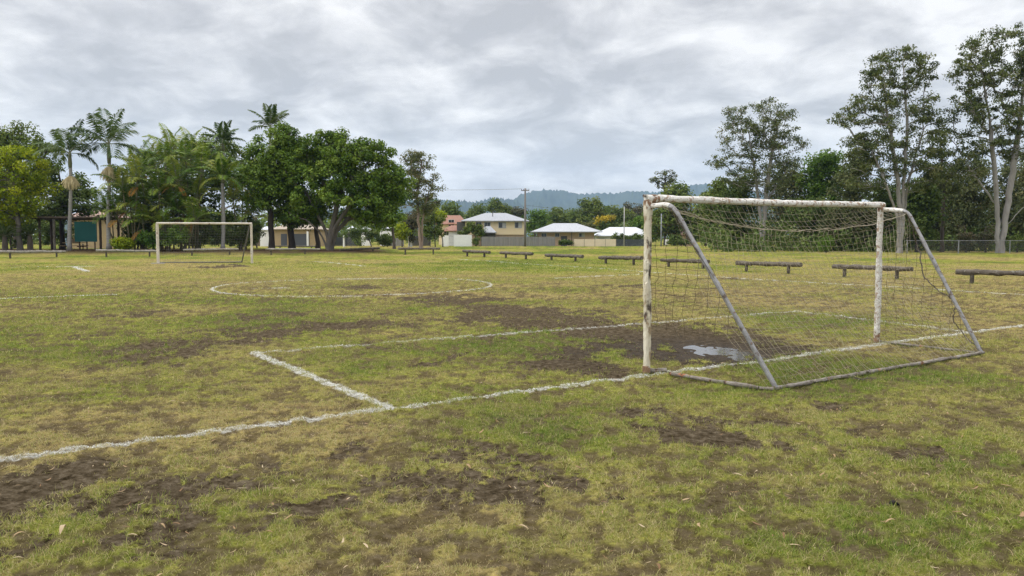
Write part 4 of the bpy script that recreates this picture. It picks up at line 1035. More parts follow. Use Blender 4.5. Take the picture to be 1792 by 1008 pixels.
UND = [
 (1255, 118, [(1256, 350, 18, 30), (1250, 385, 26, 36), (1265, 330, 16, 20)], 'mid green tree left of the pale trunked gum', 'mid', 60),
 (1290, 112, [(1290, 360, 40, 42), (1280, 400, 40, 30), (1300, 330, 26, 22)], 'dark tree left behind the pale trunked gum', 'dark', 110),
 (1372, 116, [(1375, 345, 36, 50), (1365, 395, 40, 36), (1385, 310, 24, 26)], 'dark casuarina right behind the pale trunked gum', 'casu', 110),
 (1440, 114, [(1440, 290, 36, 26), (1425, 315, 36, 24), (1460, 330, 34, 40), (1420, 345, 30, 26)], 'bright green tree top between the first and second gum', 'bright', 110),
 (1425, 105, [(1420, 380, 48, 36), (1440, 405, 46, 28)], 'dark spreading tree under the bright green top', 'dark', 110),
 (1492, 100, [(1492, 330, 36, 60), (1485, 390, 44, 44), (1500, 290, 22, 34)], 'dark casuarina left of the many limbed gum', 'casu', 130),
 (1545, 103, [(1545, 360, 42, 56), (1530, 405, 40, 28)], 'dark tree behind the trunk of the many limbed gum', 'dark', 110),
 (1606, 92, [(1612, 370, 30, 50), (1600, 400, 32, 36), (1615, 340, 22, 26)], 'blackish green cypress like tree right of the many limbed gum', 'dark', 130),
 (1655, 105, [(1660, 350, 36, 46), (1650, 395, 36, 40), (1640, 330, 26, 30)], 'olive brown scrubby tree below the slim gum', 'olive', 80),
 (1700, 100, [(1700, 345, 36, 56), (1690, 395, 40, 40), (1710, 300, 24, 30)], 'dark casuarina left of the twin trunks', 'casu', 130),
 (1765, 104, [(1765, 360, 42, 60), (1760, 400, 40, 36), (1770, 310, 30, 40)], 'dark casuarina behind the twin trunks', 'casu', 130),
 (1815, 98, [(1815, 350, 40, 70), (1820, 395, 44, 40), (1800, 300, 26, 36)], 'dark casuarina at the right edge', 'casu', 130),
]
for k, (px, D, bl, lab, lf, nc) in enumerate(UND):
    tree('bush_tree' if lf != 'casu' else 'casuarina_tree', px, D, bl, lab, 'tree', 'trees of the dark wood', lf, 'dark' if lf != 'olive' else 'brown', nc, 1.15, 85, .42, .17 if lf == 'casu' else .24, 'fill', rbase=.22, seed=20 + k, z0=0, pw=.5)
# undergrowth and the wood's deeper mass, uncountable
def undergrowth():
    rg = np.random.default_rng(77); P = []
    for px in np.arange(1236, 1960, 2.2):
        D = rg.uniform(94, 120); top = 405 + 14 * math.sin(px * .05) + rg.normal(0, 7); p = at(px, rg.uniform(top, 440), D); P.append(p)
    for px in np.arange(1250, 1990, 2.0):
        D = rg.uniform(122, 142); p = at(px, rg.uniform(330 + 25 * fbm(np.array([px * .02]), np.array([3.]), 4)[0], 432), D); P.append(p)
    P = np.array(P); V, Fq, t = clumps_to_leaves(P, 1.5, 60, .5, .26, rg, 'fill', None)
    single('undergrowth', (P[:, 0].mean(), P[:, 1].mean(), 0), V, Fq, LEAF['dark'], kind='stuff', attrs={'tint': ('FACE', t)})
undergrowth()
for a in [(1445, 89, [(1445, 428, 12, 12)], 'small green shrub behind the net at the wood edge', 'bright'), (1690, 90, [(1690, 415, 16, 24)], 'dry olive shrub behind the wire fence', 'olive'), (1725, 90, [(1722, 420, 14, 18), (1735, 405, 8, 14)], 'scraggy shrub beside the twin trunks, behind the fence', 'olive'), (1780, 90, [(1785, 425, 16, 14)], 'pale leafed shrub at the fence right of the twin trunks', 'mid')]:
    bush('shrub', a[0], a[1], a[2], a[3], a[4], ncl=24, rc=.55, nl=50, seed=a[0])

# ================================================================ trees behind the houses
MIDT = [
 (790, 235, [(788, 372, 18, 16), (800, 378, 14, 12)], 'round tree above the orange tiled roof', 'mid', 40),
 (840, 255, [(838, 370, 14, 12), (828, 380, 18, 12)], 'tree behind the left end of the two storey roof', 'mid', 30),
 (872, 260, [(868, 362, 14, 12), (880, 372, 18, 14)], 'taller tree peeping over the two storey roof', 'mid', 36),
 (905, 265, [(900, 374, 20, 12)], 'olive tree behind the right end of the two storey roof', 'olive', 30),
 (935, 245, [(932, 388, 18, 16), (945, 384, 14, 14)], 'light green tree just right of the power pole', 'bright', 40),
 (968, 270, [(965, 378, 24, 14), (985, 380, 20, 14)], 'dark tree behind the brick house roof', 'mid', 44),
 (1032, 250, [(1032, 358, 20, 16), (1025, 378, 28, 18), (1045, 375, 20, 18), (1010, 385, 18, 14)], 'big round crowned tree standing above all others in front of the hills', 'mid', 90),
 (1070, 270, [(1075, 372, 22, 14), (1090, 380, 20, 14)], 'tree right of the big round one', 'mid', 44),
 (1062, 215, [(1058, 390, 14, 12), (1068, 396, 18, 12)], 'dark green lower half of the yellow flowering tree', 'dark', 0),
 (1105, 275, [(1105, 372, 20, 16), (1120, 378, 18, 18)], 'olive tree left of the near goal post', 'olive', 44),
 (752, 240, [(750, 372, 24, 22)], 'tree behind the slender gum', 'mid', 30),
 (1120, 185, [(1130, 395, 22, 26), (1115, 405, 16, 14)], 'bright green tree behind the left goal post', 'bright', 60),
 (1180, 175, [(1180, 365, 36, 26), (1160, 390, 34, 26), (1205, 390, 34, 30), (1190, 340, 26, 16)], 'broad green tree behind the left top corner of the goal', 'mid', 150),
 (1235, 170, [(1238, 372, 22, 24), (1228, 400, 26, 24), (1250, 355, 18, 18)], 'mid green tree right of the pink grey roof', 'mid', 80),
]
for k, (px, D, bl, lab, lf, nc) in enumerate(MIDT):
    if nc: tree('leafy_tree', px, D, bl, lab, 'tree', 'trees behind the houses', lf, 'brown', nc, 1.7, 70, .75, .42, 'puff', rbase=.3, rtip=.05, seed=50 + k, z0=0, pw=.5)
def flowering():
    D = 215; rg = np.random.default_rng(9)
    t = tree('flowering_tree', 1065, D, [(1062, 394, 20, 13), (1072, 400, 16, 10)], 'tree with a bright yellow blossoming top behind the cream wall', 'tree', None, 'dark', 'brown', 46, 1.3, 60, .6, .34, 'puff', rbase=.25, seed=3, z0=0)
    P = blob_points(px_blobs(D, [(1056, 386, 14, 6), (1066, 382, 12, 5), (1048, 391, 8, 5)]), 22, rg, .6)
    V, Fq, ti = clumps_to_leaves(P, 1.0, 50, .5, .35, rg, 'puff', None); t.part('blossom', V, Fq, LEAF['yellow'], attrs={'tint': ('FACE', ti)})
flowering()
tree('leafy_tree', 1030, 220, [(1030, 396, 16, 7), (1042, 393, 10, 7)], 'pinkish brown shrubby tree left of the yellow blossom', 'tree', 'trees behind the houses', 'browngum', 'brown', 24, 1.0, 50, .5, .3, 'gum', rbase=.2, z0=0)
tree('pine_tree', 1163, 190, [(1163, 312, 22, 14), (1150, 314, 12, 4), (1176, 310, 12, 6), (1163, 300, 12, 6), (1164, 326, 20, 10), (1163, 340, 10, 6)], 'open dark grey green pine rising above the goal corner', 'tree', None, 'casu', 'dark', 50, .6, 50, .45, .16, 'puff', rbase=.25, seed=12, z0=0, rtip=.04)
def far_wood():
    rg = np.random.default_rng(31); P = []
    for px in np.arange(640, 1300, 1.7):
        D = rg.uniform(285, 420); top = 384 + 10 * fbm(np.array([px * .03]), np.array([7.]), 9)[0] - 5; p = at(px, rg.uniform(top, 420), D); P.append(p)
    for px in np.arange(-120, 660, 2.4):
        D = rg.uniform(190, 260); p = at(px, rg.uniform(372, 424), D); P.append(p)
    P = np.array(P); V, Fq, t = clumps_to_leaves(P, 3.0, 60, 1.2, .7, rg, 'puff', None)
    single('far_wood', (0, 300, 0), V, Fq, LEAF['mid'], kind='stuff', attrs={'tint': ('FACE', t)})
far_wood()
# ================================================================ houses, walls, poles
M_PANE = mat('dark_window_glass', (.035, .04, .045), (.05, .055, .06), rough=.12, spec=.6)
M_FRAME = mat('white_window_frame', (.62, .62, .60), rough=.6)
M_CURT = mat('pale_curtain', (.50, .50, .48), (.40, .40, .39), scale=6, rough=.9, stretch=(6, 1, .2))
def roof_mat(n, c, c2): return mat(n, c, c2, scale=.7, rough=.6, bump=.3, bscale=8, stretch=(6, 1, 1))
M_GREYROOF = roof_mat('blue_grey_tin_roof', (.33, .345, .37), (.27, .285, .31))
M_PALEROOF = roof_mat('pale_grey_tin_roof', (.40, .415, .44), (.33, .345, .37))
M_WHITEROOF = roof_mat('white_tin_roof', (.58, .60, .635), (.50, .52, .55))
M_ORANGE = roof_mat('orange_tile_roof', (.27, .135, .09), (.21, .10, .068))
M_PINKROOF = roof_mat('pink_brown_tile_roof', (.40, .27, .22), (.32, .20, .165))
M_CREAM = mat('cream_weatherboard', (.80, .66, .42), (.74, .60, .38), scale=1, rough=.8, bump=.3, stretch=(.2, .2, 8))
M_BRICK = mat('pale_brick', (.58, .43, .31), (.48, .34, .245), scale=5, rough=.9, bump=.3)
M_TAN = mat('tan_wall', (.40, .30, .175), (.34, .26, .15), scale=2, rough=.85)
M_WHITEWALL = mat('white_render', (.82, .82, .81), (.74, .74, .73), scale=1.5, rough=.8)
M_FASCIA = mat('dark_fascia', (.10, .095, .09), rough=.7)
M_DKDOOR = mat('dark_grey_door', (.085, .09, .105), (.07, .075, .085), rough=.6, bump=.2, stretch=(.2, .2, 6))

def hip(c, w, d, z, rise, ov=.6, ridge=None, rz=0.0, gable=False):
    """hipped roof over a w x d plan, eaves at z"""
    W, Dp = w / 2 + ov, d / 2 + ov; rl = (ridge if ridge is not None else max(w - d, 0)) / 2
    if gable: rl = W
    V = np.array([(-W, -Dp, 0), (W, -Dp, 0), (W, Dp, 0), (-W, Dp, 0), (-W, -Dp, .16), (W, -Dp, .16), (W, Dp, .16), (-W, Dp, .16), (-rl, 0, rise + .16), (rl, 0, rise + .16)], float)
    Fc = [(3, 2, 1, 0), (0, 1, 5, 4), (1, 2, 6, 5), (2, 3, 7, 6), (3, 0, 4, 7), (4, 5, 9, 8), (6, 7, 8, 9), (5, 6, 9), (7, 4, 8)]
    ca, sa = math.cos(rz), math.sin(rz)
    V = np.stack([V[:, 0] * ca - V[:, 1] * sa, V[:, 0] * sa + V[:, 1] * ca, V[:, 2]], 1)
    return V + np.array([c[0], c[1], z]), Fc

def window(t, x, y, z, w, h, curtain=0):
    """on a wall facing the field at depth y; frame > pane"""
    f = []
    for cx, cz, sx, sz in ((0, h / 2, w + .16, .08), (0, -h / 2, w + .16, .08), (-w / 2, 0, .08, h - .08), (w / 2, 0, .08, h - .08), (0, 0, .05, h - .08)):
        f.append(box((x + cx, y - .03, z + cz), (sx, .10, sz)))
    o = t.part('window', *cat(f), M_FRAME)
    t.part('pane', *box((x, y - .012, z), (w - .05, .03, h - .05)), M_PANE, parent=o)
    if curtain: t.part('curtain', *box((x + curtain * w * .25, y - .035, z), (w * .42, .012, h - .14)), M_CURT, parent=o)
    return o

def xat(px, D): return at(px, 417, D)[0]
def zat(py, D): return at(896, py, D)[2]

def two_storey():
    D = 170; x0, x1 = xat(814, D), xat(919, D); w = x1 - x0; d = 9.0; ze = zat(387.5, D); c = ((x0 + x1) / 2, D + d / 2)
    t = Thing('house', (c[0], c[1], 0), 'two storey cream weatherboard house with grey hip roof behind the paling fence', 'house')
    t.part('wall', *box((c[0], c[1], (2.4 + ze) / 2), (w, d, ze - 2.4)), M_CREAM)
    t.part('lower_wall', *box((c[0], c[1] + .2, 1.2), (w - .3, d - .3, 2.39)), M_BRICK)
    t.part('roof', *hip(c, w, d, ze, zat(372, D) - ze - .1, .9, 4.5), M_GREYROOF)
    for px, wd, cu in ((822, 1.0, 0), (838, 1.2, 0), (853, 1.3, 0), (879, 1.6, 1), (907, 1.5, 1)): window(t, xat(px, D), D, zat(394, D), wd, 1.25, cu)
    t.part('vent_pipe', *tube([(xat(862, D), D + 2, ze + 1.1), (xat(862, D), D + 2, ze + 2.3)], .09, 8), M_FASCIA)
    # lean-to porch in front
    px0, px1 = xat(842, D), xat(868, D); pw = px1 - px0; pc = ((px0 + px1) / 2, D - 1.9)
    t.part('porch_roof', *hip(pc, pw, 3.2, zat(408, D), 1.3, .15, 1.0), M_GREYROOF)
    t.part('porch_wall', *box((pc[0], pc[1] + .3, zat(408, D) / 2), (pw - .2, 2.4, zat(408, D))), M_FASCIA)
    # solid box at the side, the recess's shade put into its dark colour; white rail
    t.part('deck_shade', *box((x0 - .9, D + 2.2, ze - 1.9), (1.75, 4, 3.6)), M_FASCIA)
    t.part('deck_rail', *cat([box((x0 - .9, D + .12, ze - 2.8), (1.7, .08, .10))] + [box((x0 - 1.6 + k * .35, D + .12, ze - 3.2), (.07, .06, .7)) for k in range(5)]), M_FRAME)
two_storey()

def hip_house(px0, px1, pyE, pyR, D, roof, wall, label, ridge, wins=(), d=8.0, door=None, wx=None, ov=.7, name='house'):
    x0, x1 = xat(px0, D), xat(px1, D); w = x1 - x0; ze = zat(pyE, D); c = ((x0 + x1) / 2, D + d / 2)
    t = Thing(name, (c[0], c[1], 0), label, 'house')
    t.part('wall', *box((c[0], c[1], ze / 2), (w, d, ze)), wall)
    t.part('roof', *hip(c, w, d, ze, zat(pyR, D) - ze - .16, ov, ridge), roof)
    for px, py, wd, hh, cu in wins: window(t, xat(px, D), D, zat(py, D), wd, hh, cu)
    if door: t.part('door', *box((xat(door[0], D), D - .02, 1.05), (door[1], .08, 2.1)), M_DKDOOR)
    return t
t = hip_house(942, 1040, 406.5, 390, 168, M_PALEROOF, M_BRICK, 'single storey pale brick house with grey hip roof', 5.0, [(952, 411.5, 1.0, .8, 0), (975, 411.5, .9, .8, 0), (1018, 411.5, 1.2, .8, 1)], door=(987, 1.3), ov=1.6)
t.part('vent_cap', *tube([(xat(1011, 168), 169, zat(402, 168)), (xat(1011, 168), 169, zat(399, 168))], .22, 8), M_FASCIA)
t.part('verandah_post', *box((xat(1000, 168), 167.2, 1.45), (.14, .14, 2.9)), M_FASCIA)
hip_house(1048, 1140, 413.5, 397, 176, M_WHITEROOF, M_WHITEWALL, 'low house with bright white tin roof left of the near goal post', 6.0, [(1080, 417, 1.4, .9, 0)], ov=.9)
t = hip_house(768, 812, 393, 376, 200, M_ORANGE, M_CREAM, 'orange tiled house left behind the two storey house', 4.0, [(790, 390, 1.4, 1.6, 0), (800, 399, 1.6, 1.2, 0)], ov=.8)
t = hip_house(776, 812, 405, 394, 172, M_ORANGE, M_WHITEWALL, 'small white outbuilding with shallow orange roof', 1.5, [(781, 409, 1.0, .9, 0)], d=5, ov=.5)
t = hip_house(1196, 1218, 411, 398, 172, M_PINKROOF, M_BRICK, 'house with pink grey roof half hidden behind the goal net', 1.0, [(1205, 416, 1.0, .9, 0)], d=5, ov=.5)
# garages behind the twin trunks
D = 158
t = hip_house(478, 556, 402, 388, D, roof_mat('beige_tile_roof', (.38, .32, .25), (.30, .25, .19)), M_TAN, 'cream house with dark grey garage doors behind the black trunks', 3.0, [], d=9, ov=.5)
t.part('garage_door', *box((xat(527, D), D - .03, 1.25), (3.3, .10, 2.5)), M_DKDOOR)
t.part('door', *box((xat(497, D), D - .03, 1.25), (1.2, .10, 2.5)), M_DKDOOR)
t.part('pillar', *box((xat(539, D), D - .25, 1.5), (.35, .35, 3.0)), M_WHITEWALL); t.part('pillar', *box((xat(506, D), D - .25, 1.5), (.35, .35, 3.0)), M_TAN)
t = hip_house(455, 474, 403, 396, 160, M_WHITEROOF, M_WHITEWALL, 'small pale grey shed left of the cream garage house', 1.0, [], d=4, ov=.2, name='shed')
for px, lab in ((614, 'white cottage gable behind the fig trunk, the left one of the two'), (638, 'white cottage gable behind the fig trunk, the right one of the two')):
    hip_house(px - 6, px + 6, 402, 395, 172, M_WHITEROOF, M_WHITEWALL, lab, 0, [], d=3, ov=.2, name='cottage')
hip_house(665, 690, 402, 396, 175, M_WHITEROOF, M_WHITEWALL, 'white roofed cottage glimpsed right of the fig crown', 2, [], d=4, ov=.2, name='cottage')
# buildings behind the shelter
hip_house(122, 187, 382.5, 366, 128, M_PINKROOF, M_TAN, 'tan house with pinkish brown hip roof behind the shelter', 5.0, [(152, 398, 1.4, 1.2, 0)], d=7, ov=.7)
hip_house(112, 172, 375, 362, 150, roof_mat('light_blue_tin_roof', (.33, .45, .56), (.27, .38, .48)), mat('blue_grey_wall', (.22, .30, .36), rough=.8), 'blue roofed building behind the pinkish brown roof', 5, [], d=7, ov=.5)

# ---------------------------------------------------------------- shelter with table and board
def shelter():
    D = 86; z0 = ZB; m_ = mpp(D); y = D
    wd = mat('dark_shelter_timber', (.10, .075, .058), (.06, .046, .036), scale=4, rough=.9, bump=.4, stretch=(1, 1, .3))
    pl = mat('peeling_pale_post', (.34, .31, .26), (.10, .08, .065), scale=5, rough=.9, stretch=(1, 1, .4))
    X = lambda px: at(px, 420, D)[0]; Z = lambda py: at(896, py, D)[2]
    t = Thing('park_shelter', (X(125), y, z0), 'open timber park shelter on dark posts behind the first palms', 'shelter')
    for px, m, dy in ((70, wd, 0), (95, pl, 0), (176, wd, 0), (100, wd, 2.6), (66, wd, 2.6), (187, wd, 2.6)):
        t.part('post', *rough_tube([(X(px), y + dy, z0 - .1), (X(px), y + dy, Z(383))], .13, 9, .2, .01, px), m)
    t.part('front_beam', *box((X(122), y, Z(382.0)), (X(190) - X(55), .16, .20)), wd)
    t.part('rear_beam', *box((X(122), y + 2.6, Z(382.0)), (X(190) - X(55), .16, .26)), wd)
    c = (X(121), y + 1.3); t.part('roof', *hip(c, X(190) - X(56), 3.0, Z(381.4), .03, .08, 5.0), mat('weathered_shelter_roof', (.22, .17, .14), (.14, .11, .09), scale=1, rough=.8))
    b = Thing('notice_board', (X(153), y - .4, z0), 'large blank dark teal board on short legs at the shelter', 'board')
    b.part('board', *box((X(153.5), y - .35, (Z(388) + Z(423)) / 2), (X(172.5) - X(134), .08, Z(388) - Z(423))), mat('teal_board_paint', (.012, .105, .098), (.010, .085, .080), scale=1, rough=.55))
    for px in (141, 154, 168): b.part('leg', *box((X(px), y - .25, (z0 + Z(405)) / 2), (.10, .10, Z(405) - z0)), wd)
    p = Thing('picnic_table', (X(112), y + 1.3, z0), 'plain tan picnic table inside the shelter', 'picnic table')
    tt = mat('tan_table_board', (.36, .26, .15), (.28, .20, .11), scale=3, rough=.8, stretch=(.3, 4, 1))
    p.part('table_top', *box((X(118), y + 1.3, z0 + .78), (2.2, .8, .07)), tt)
    p.part('backboard', *box((X(112), y + 1.9, z0 + .95), (1.5, .06, .5)), tt)
    for dy in (-.75, .75): p.part('seat', *box((X(118), y + 1.3 + dy, z0 + .45), (2.2, .28, .06)), tt)
    for dx in (-.8, .8): p.part('leg', *cat([box((X(118) + dx, y + 1.3, z0 + .37), (.10, 1.7, .09)), box((X(118) + dx, y + 1.3 - .3, z0 + .3), (.09, .09, .7)), box((X(118) + dx, y + 1.3 + .3, z0 + .3), (.09, .09, .7))]), wd)
shelter()

# ---------------------------------------------------------------- fences and walls
def paling(px0, px1, py, D0, D1, label, m, n_post=4, w=.15):
    A, B = np.array([xat(px0, D0), D0, 0]), np.array([xat(px1, D1), D1, 0]); h = zat(py, (D0 + D1) / 2); L = np.linalg.norm(B - A); rz = math.atan2(B[1] - A[1], B[0] - A[0])
    t = Thing('paling_fence', (A + B) / 2, label, 'fence'); rg = np.random.default_rng(int(px0)); P = []
    n = int(L / w)
    for k in range(n):
        c = lerp(A, B, (k + .5) / n); hh = h + rg.normal(0, .02); P.append(box((c[0], c[1], hh / 2 + .03), (w * .93, .025 + rg.uniform(0, .01), hh), rz))
    t.part('palings', *cat(P), m)
    t.part('rail', *cat([box(lerp(A, B, .5) + np.array([0, .06, q]), (L, .06, .09), rz) for q in (.4, h - .35)]), m)
    for k in range(n_post): c = lerp(A, B, k / (n_post - 1)); t.part('post', *box(c + np.array([0, .15, h / 2]), (.12, .12, h), rz), m)
M_PAL = mat('grey_weathered_paling', (.26, .255, .245), (.165, .16, .155), scale=.9, rough=.95, stretch=(5, 5, .3))
paling(843, 971, 414.5, 163, 163, 'long grey paling fence in front of the two storey house', M_PAL, 8)
paling(672, 706, 413, 162, 162, 'short grey paling fence left of the yellow green bush', M_PAL, 3)
paling(715, 752, 413, 166, 166, 'dark paling fence behind the slender gum', mat('dark_paling', (.07, .068, .066), (.05, .048, .046), rough=.95), 3)
paling(585, 625, 408, 166, 166, 'dark fence panel behind the fig trunk', mat('charcoal_panel', (.05, .055, .062), rough=.8), 3)
paling(440, 456, 413, 165, 165, 'dull brown fence left of the pale shed', mat('brown_paling', (.16, .125, .095), rough=.95), 2)
def block_wall():
    D = 160; x0, x1 = xat(1004, D), xat(1078, D); h = zat(418.5, D); t = Thing('block_wall', ((x0 + x1) / 2, D, 0), 'low cream panelled wall right of the clipped hedge', 'wall')
    m = mat('cream_wall_panel', (.72, .61, .45), (.66, .55, .40), scale=1.2, rough=.9); n = 4
    for k in range(n): a, b = lerp(x0, x1, k / n), lerp(x0, x1, (k + 1) / n); t.part('panel', *box(((a + b) / 2, D, h / 2), (b - a - .10, .12, h)), m)
    for k in range(n + 1): t.part('post', *box((lerp(x0, x1, k / n), D, h / 2 + .02), (.10, .16, h + .04)), mat('wall_post', (.34, .28, .20)) if 'wall_post' not in bpy.data.materials else bpy.data.materials['wall_post'])
block_wall()
def white_wall():
    D = 160; x0, x1 = xat(773, D), xat(826, D); h = zat(411, D); t = Thing('garden_wall', ((x0 + x1) / 2, D, 0), 'white rendered wall with a gate in front of the orange roofs', 'wall')
    xa, xb = xat(785, D), xat(794, D)
    t.part('panel', *box(((x0 + xa) / 2, D, h * .48), (xa - x0 - .05, .14, h * .96)), M_WHITEWALL); t.part('panel', *box(((xb + x1) / 2, D, h / 2), (x1 - xb - .05, .14, h)), M_WHITEWALL)
    g = t.part('gate', *cat([box(((xa + xb) / 2, D, h * .25 + .1), (xb - xa - .06, .05, .06)), box(((xa + xb) / 2, D, h * .9), (xb - xa - .06, .05, .06))] + [box((lerp(xa + .1, xb - .1, k / 6), D, h * .5), (.05, .04, h * .85)) for k in range(7)]), mat('grey_gate_bars', (.45, .46, .47)))
white_wall()
bush('clipped_hedge', 988, 159, [(981, 425, 8, 5), (995, 425, 8, 5), (988, 424, 9, 5)], 'low clipped dark hedge between paling fence and cream wall', 'dark', ncl=40, rc=.35, nl=60, category='hedge')
bush('clipped_hedge', 834, 158, [(834, 420, 5, 9), (831, 424, 6, 6)], 'narrow clipped hedge at the right end of the white wall', 'mid', ncl=34, rc=.35, nl=60, category='hedge')
bush('bush', 832, 166, [(828, 400, 14, 10), (838, 405, 10, 14)], 'green bush in front of the two storey house porch', 'mid', ncl=40, rc=.7, nl=70, L=.4, W=.22, category='bush')
bush('bush', 812, 166, [(812, 407, 10, 5)], 'low green bush above the white wall', 'mid', ncl=18, rc=.5, nl=60, category='bush')
bush('bush', 1085, 164, [(1082, 417, 14, 9), (1098, 420, 14, 9), (1112, 417, 12, 10)], 'dark bush in front of the bright white roof', 'dark', ncl=50, rc=.7, nl=70, L=.4, W=.22, category='bush')
bush('bush', 1200, 155, [(1195, 424, 14, 8), (1180, 420, 12, 11)], 'dark bush in front of the pink grey roof', 'dark', ncl=40, rc=.6, nl=70, L=.36, W=.2, category='bush')
paling(1078, 1128, 419, 161, 161, 'dark low fence left of the near goal post', mat('dark_slate_fence', (.075, .085, .09), (.05, .055, .06), rough=.8), 3)

def wire_fence():
    D = 84.5; x0, x1 = xat(1585, D), xat(1900, D); h = zat(421, D)
    t = Thing('wire_fence', ((x0 + x1) / 2, D, 0), 'chain wire fence with grey posts along the dark wood', 'fence')
    gm = mat('galvanised_post', (.25, .255, .26), (.19, .195, .20), rough=.5, metal=.2)
    for px in (1588, 1678, 1768, 1858): t.part('post', *tube([(xat(px, D), D, -.1), (xat(px, D), D, h + .05)], .05 if px != 1678 else .065, 8), gm)
    t.part('rail', *tube([(x0, D, h), (x1, D, h)], .028, 6), gm)
    L = []; s = .16; n = int((x1 - x0) / s)
    for k in range(n):
        a = x0 + k * s
        L.append([(a, D, .05), (min(a + h, x1), D, .05 + min(h - .05, x1 - a))]); L.append([(a + h if a + h < x1 else x1, D, .05 if a + h < x1 else .05 + max(0, a + h - x1)), (a, D, h)])
    t.part('wire_mesh', *cords([np.array(q, float) for q in L], .004), gm)
wire_fence()

# ---------------------------------------------------------------- poles and wires
M_POLE = mat('grey_timber_pole', (.21, .195, .18), (.15, .14, .13), scale=2, rough=.95, stretch=(1, 1, .3))
def pole(px, py, D, r, label, m, arm=0, name='power_pole'):
    x, h = xat(px, D), zat(py, D); t = Thing(name, (x, D, 0), label, 'pole')
    t.part('shaft', *tube([(x, D, -.2), (x, D, h * .5), (x, D, h)], [r * 1.1, r, r * .8], 9), m, True)
    if arm:
        t.part('crossarm', *box((x, D - .2, h - .45), (arm, .12, .16)), m)
        for k in (-.45, -.2, .2, .45): t.part('insulator', *tube([(x + k * arm, D - .2, h - .36), (x + k * arm, D - .2, h - .12)], [.07, .05], 7), M_FASCIA)
    return x, D, h
x, y, h = pole(919, 329.5, 156, .20, 'tall grey timber power pole with crossarm beside the two storey house', M_POLE, 1.6)
pole(1092, 362, 158, .10, 'thin pale pole at the right end of the cream wall', mat('pale_pole', (.46, .45, .43)), name='slim_pole')
pole(1157, 374, 158, .14, 'grey steel pole behind the left stay of the goal', mat('grey_steel_pole', (.27, .29, .31)), name='slim_pole')
def wire(a, b, sag, label):
    P = [lerp(a, b, s) - np.array([0, 0, sag * 4 * s * (1 - s)]) for s in np.linspace(0, 1, 24)]
    V, Fc = tube(P, .022, 4); single('power_line', lerp(a, b, .5) * np.array([1, 1, 0]), V, Fc, M_FASCIA, label, 'cable')
wire(np.array([x - .7, y - .2, h - .12]), np.array([xat(560, 150), 150, h - .2]), .35, 'power line from the crossarm to the left behind the fig')
wire(np.array([x + .1, y - .1, h - 3.3]), np.array([xat(1330, 190), 190, 7.2]), 1.2, 'lower power line from the pole to the right before the hills')
def posts():
    for px, py, r, lab in ((715.5, 413, .16, 'taller white post right of the yellow green bush'), (719.5, 416.5, .20, 'shorter stout white post right of the yellow green bush'), (753, 410, .07, 'thin grey post by the dark round bush'), (602, 412, .2, 'white post standing behind the fig trunk')):
        D = 150; V, Fc = tube([(xat(px, D), D, -.05), (xat(px, D), D, zat(py, D) - .05), (xat(px, D), D, zat(py, D))], [r, r, r * .6], 9)
        single('post', (xat(px, D), D, 0), V, Fc, M_WHITEWALL if r > .1 else M_POLE, lab, 'post')
    D = 157; t = Thing('sign', (xat(1167, D), D, 0), 'blank white sign panel beside the grey steel pole', 'sign')
    t.part('panel', *box((xat(1167, D), D, zat(423.5, D)), (.68, .05, 1.05)), M_WHITEWALL)
    for dx in (-.25, .25): t.part('leg', *box((xat(1167, D) + dx, D + .06, .5), (.06, .06, 1.0)), M_POLE)
posts()

# ================================================================ hills
def hills():
    m = mat('wooded_hill', (.060, .076, .055), (.034, .048, .038), scale=.010, rough=1, spec=.0)
    def ridge(D, prof, name, seed, dep):
        px = np.linspace(prof[0][0], prof[-1][0], 420); py = np.interp(px, [p[0] for p in prof], [p[1] for p in prof])
        top = np.array([at(a, b, D) for a, b in zip(px, py)]); n = len(px)
        f = fbm(px * .35, px * 0 + seed, seed, 3) - .5; top[:, 2] += f * 18 + (rng.uniform(0, 1, n) ** 3) * 12
        k = 16; Vs = []
        for j in range(k):
            q = j / (k - 1); s = q ** .8
            z = top[:, 2] * s + (fbm(px * .06, px * 0 + q * 3, seed + 3, 4) - .5) * top[:, 2] * .35 * math.sin(math.pi * s)
            y = D - dep * (1 - q) + (fbm(px * .04, px * 0 + q * 2, seed + 6, 3) - .5) * dep * .5 * math.sin(math.pi * q)
            Vs.append(np.stack([top[:, 0] * (y / D), y, np.maximum(z, -.5) if j else np.full(n, -.5)], 1))
        Vs.append(np.stack([top[:, 0] * 1.1, np.full(n, D + 350.0), np.full(n, -.5)], 1)); k += 1
        V = np.concatenate(Vs); i, jx = np.meshgrid(np.arange(k - 1), np.arange(n - 1), indexing='ij'); a = i * n + jx
        Q = np.stack([a, a + 1, a + n + 1, a + n], -1).reshape(-1, 4)
        single(name, (0, D, 0), V, Q, m, kind='structure')
    ridge(4500, [(560, 372), (640, 362), (700, 354), (740, 349), (775, 350), (800, 352), (830, 354), (865, 347), (890, 350), (905, 352), (930, 372), (960, 390)], 'hills', 3, 900)
    ridge(5300, [(820, 400), (870, 372), (900, 349), (915, 340), (935, 335), (955, 333), (985, 335), (1010, 339), (1025, 341), (1050, 338), (1075, 339), (1100, 336), (1120, 335), (1150, 337), (1180, 332), (1210, 324), (1235, 322), (1260, 328), (1290, 332), (1340, 340), (1420, 352), (1520, 362), (1700, 372), (1900, 380)], 'hills', 8, 1000)
hills()
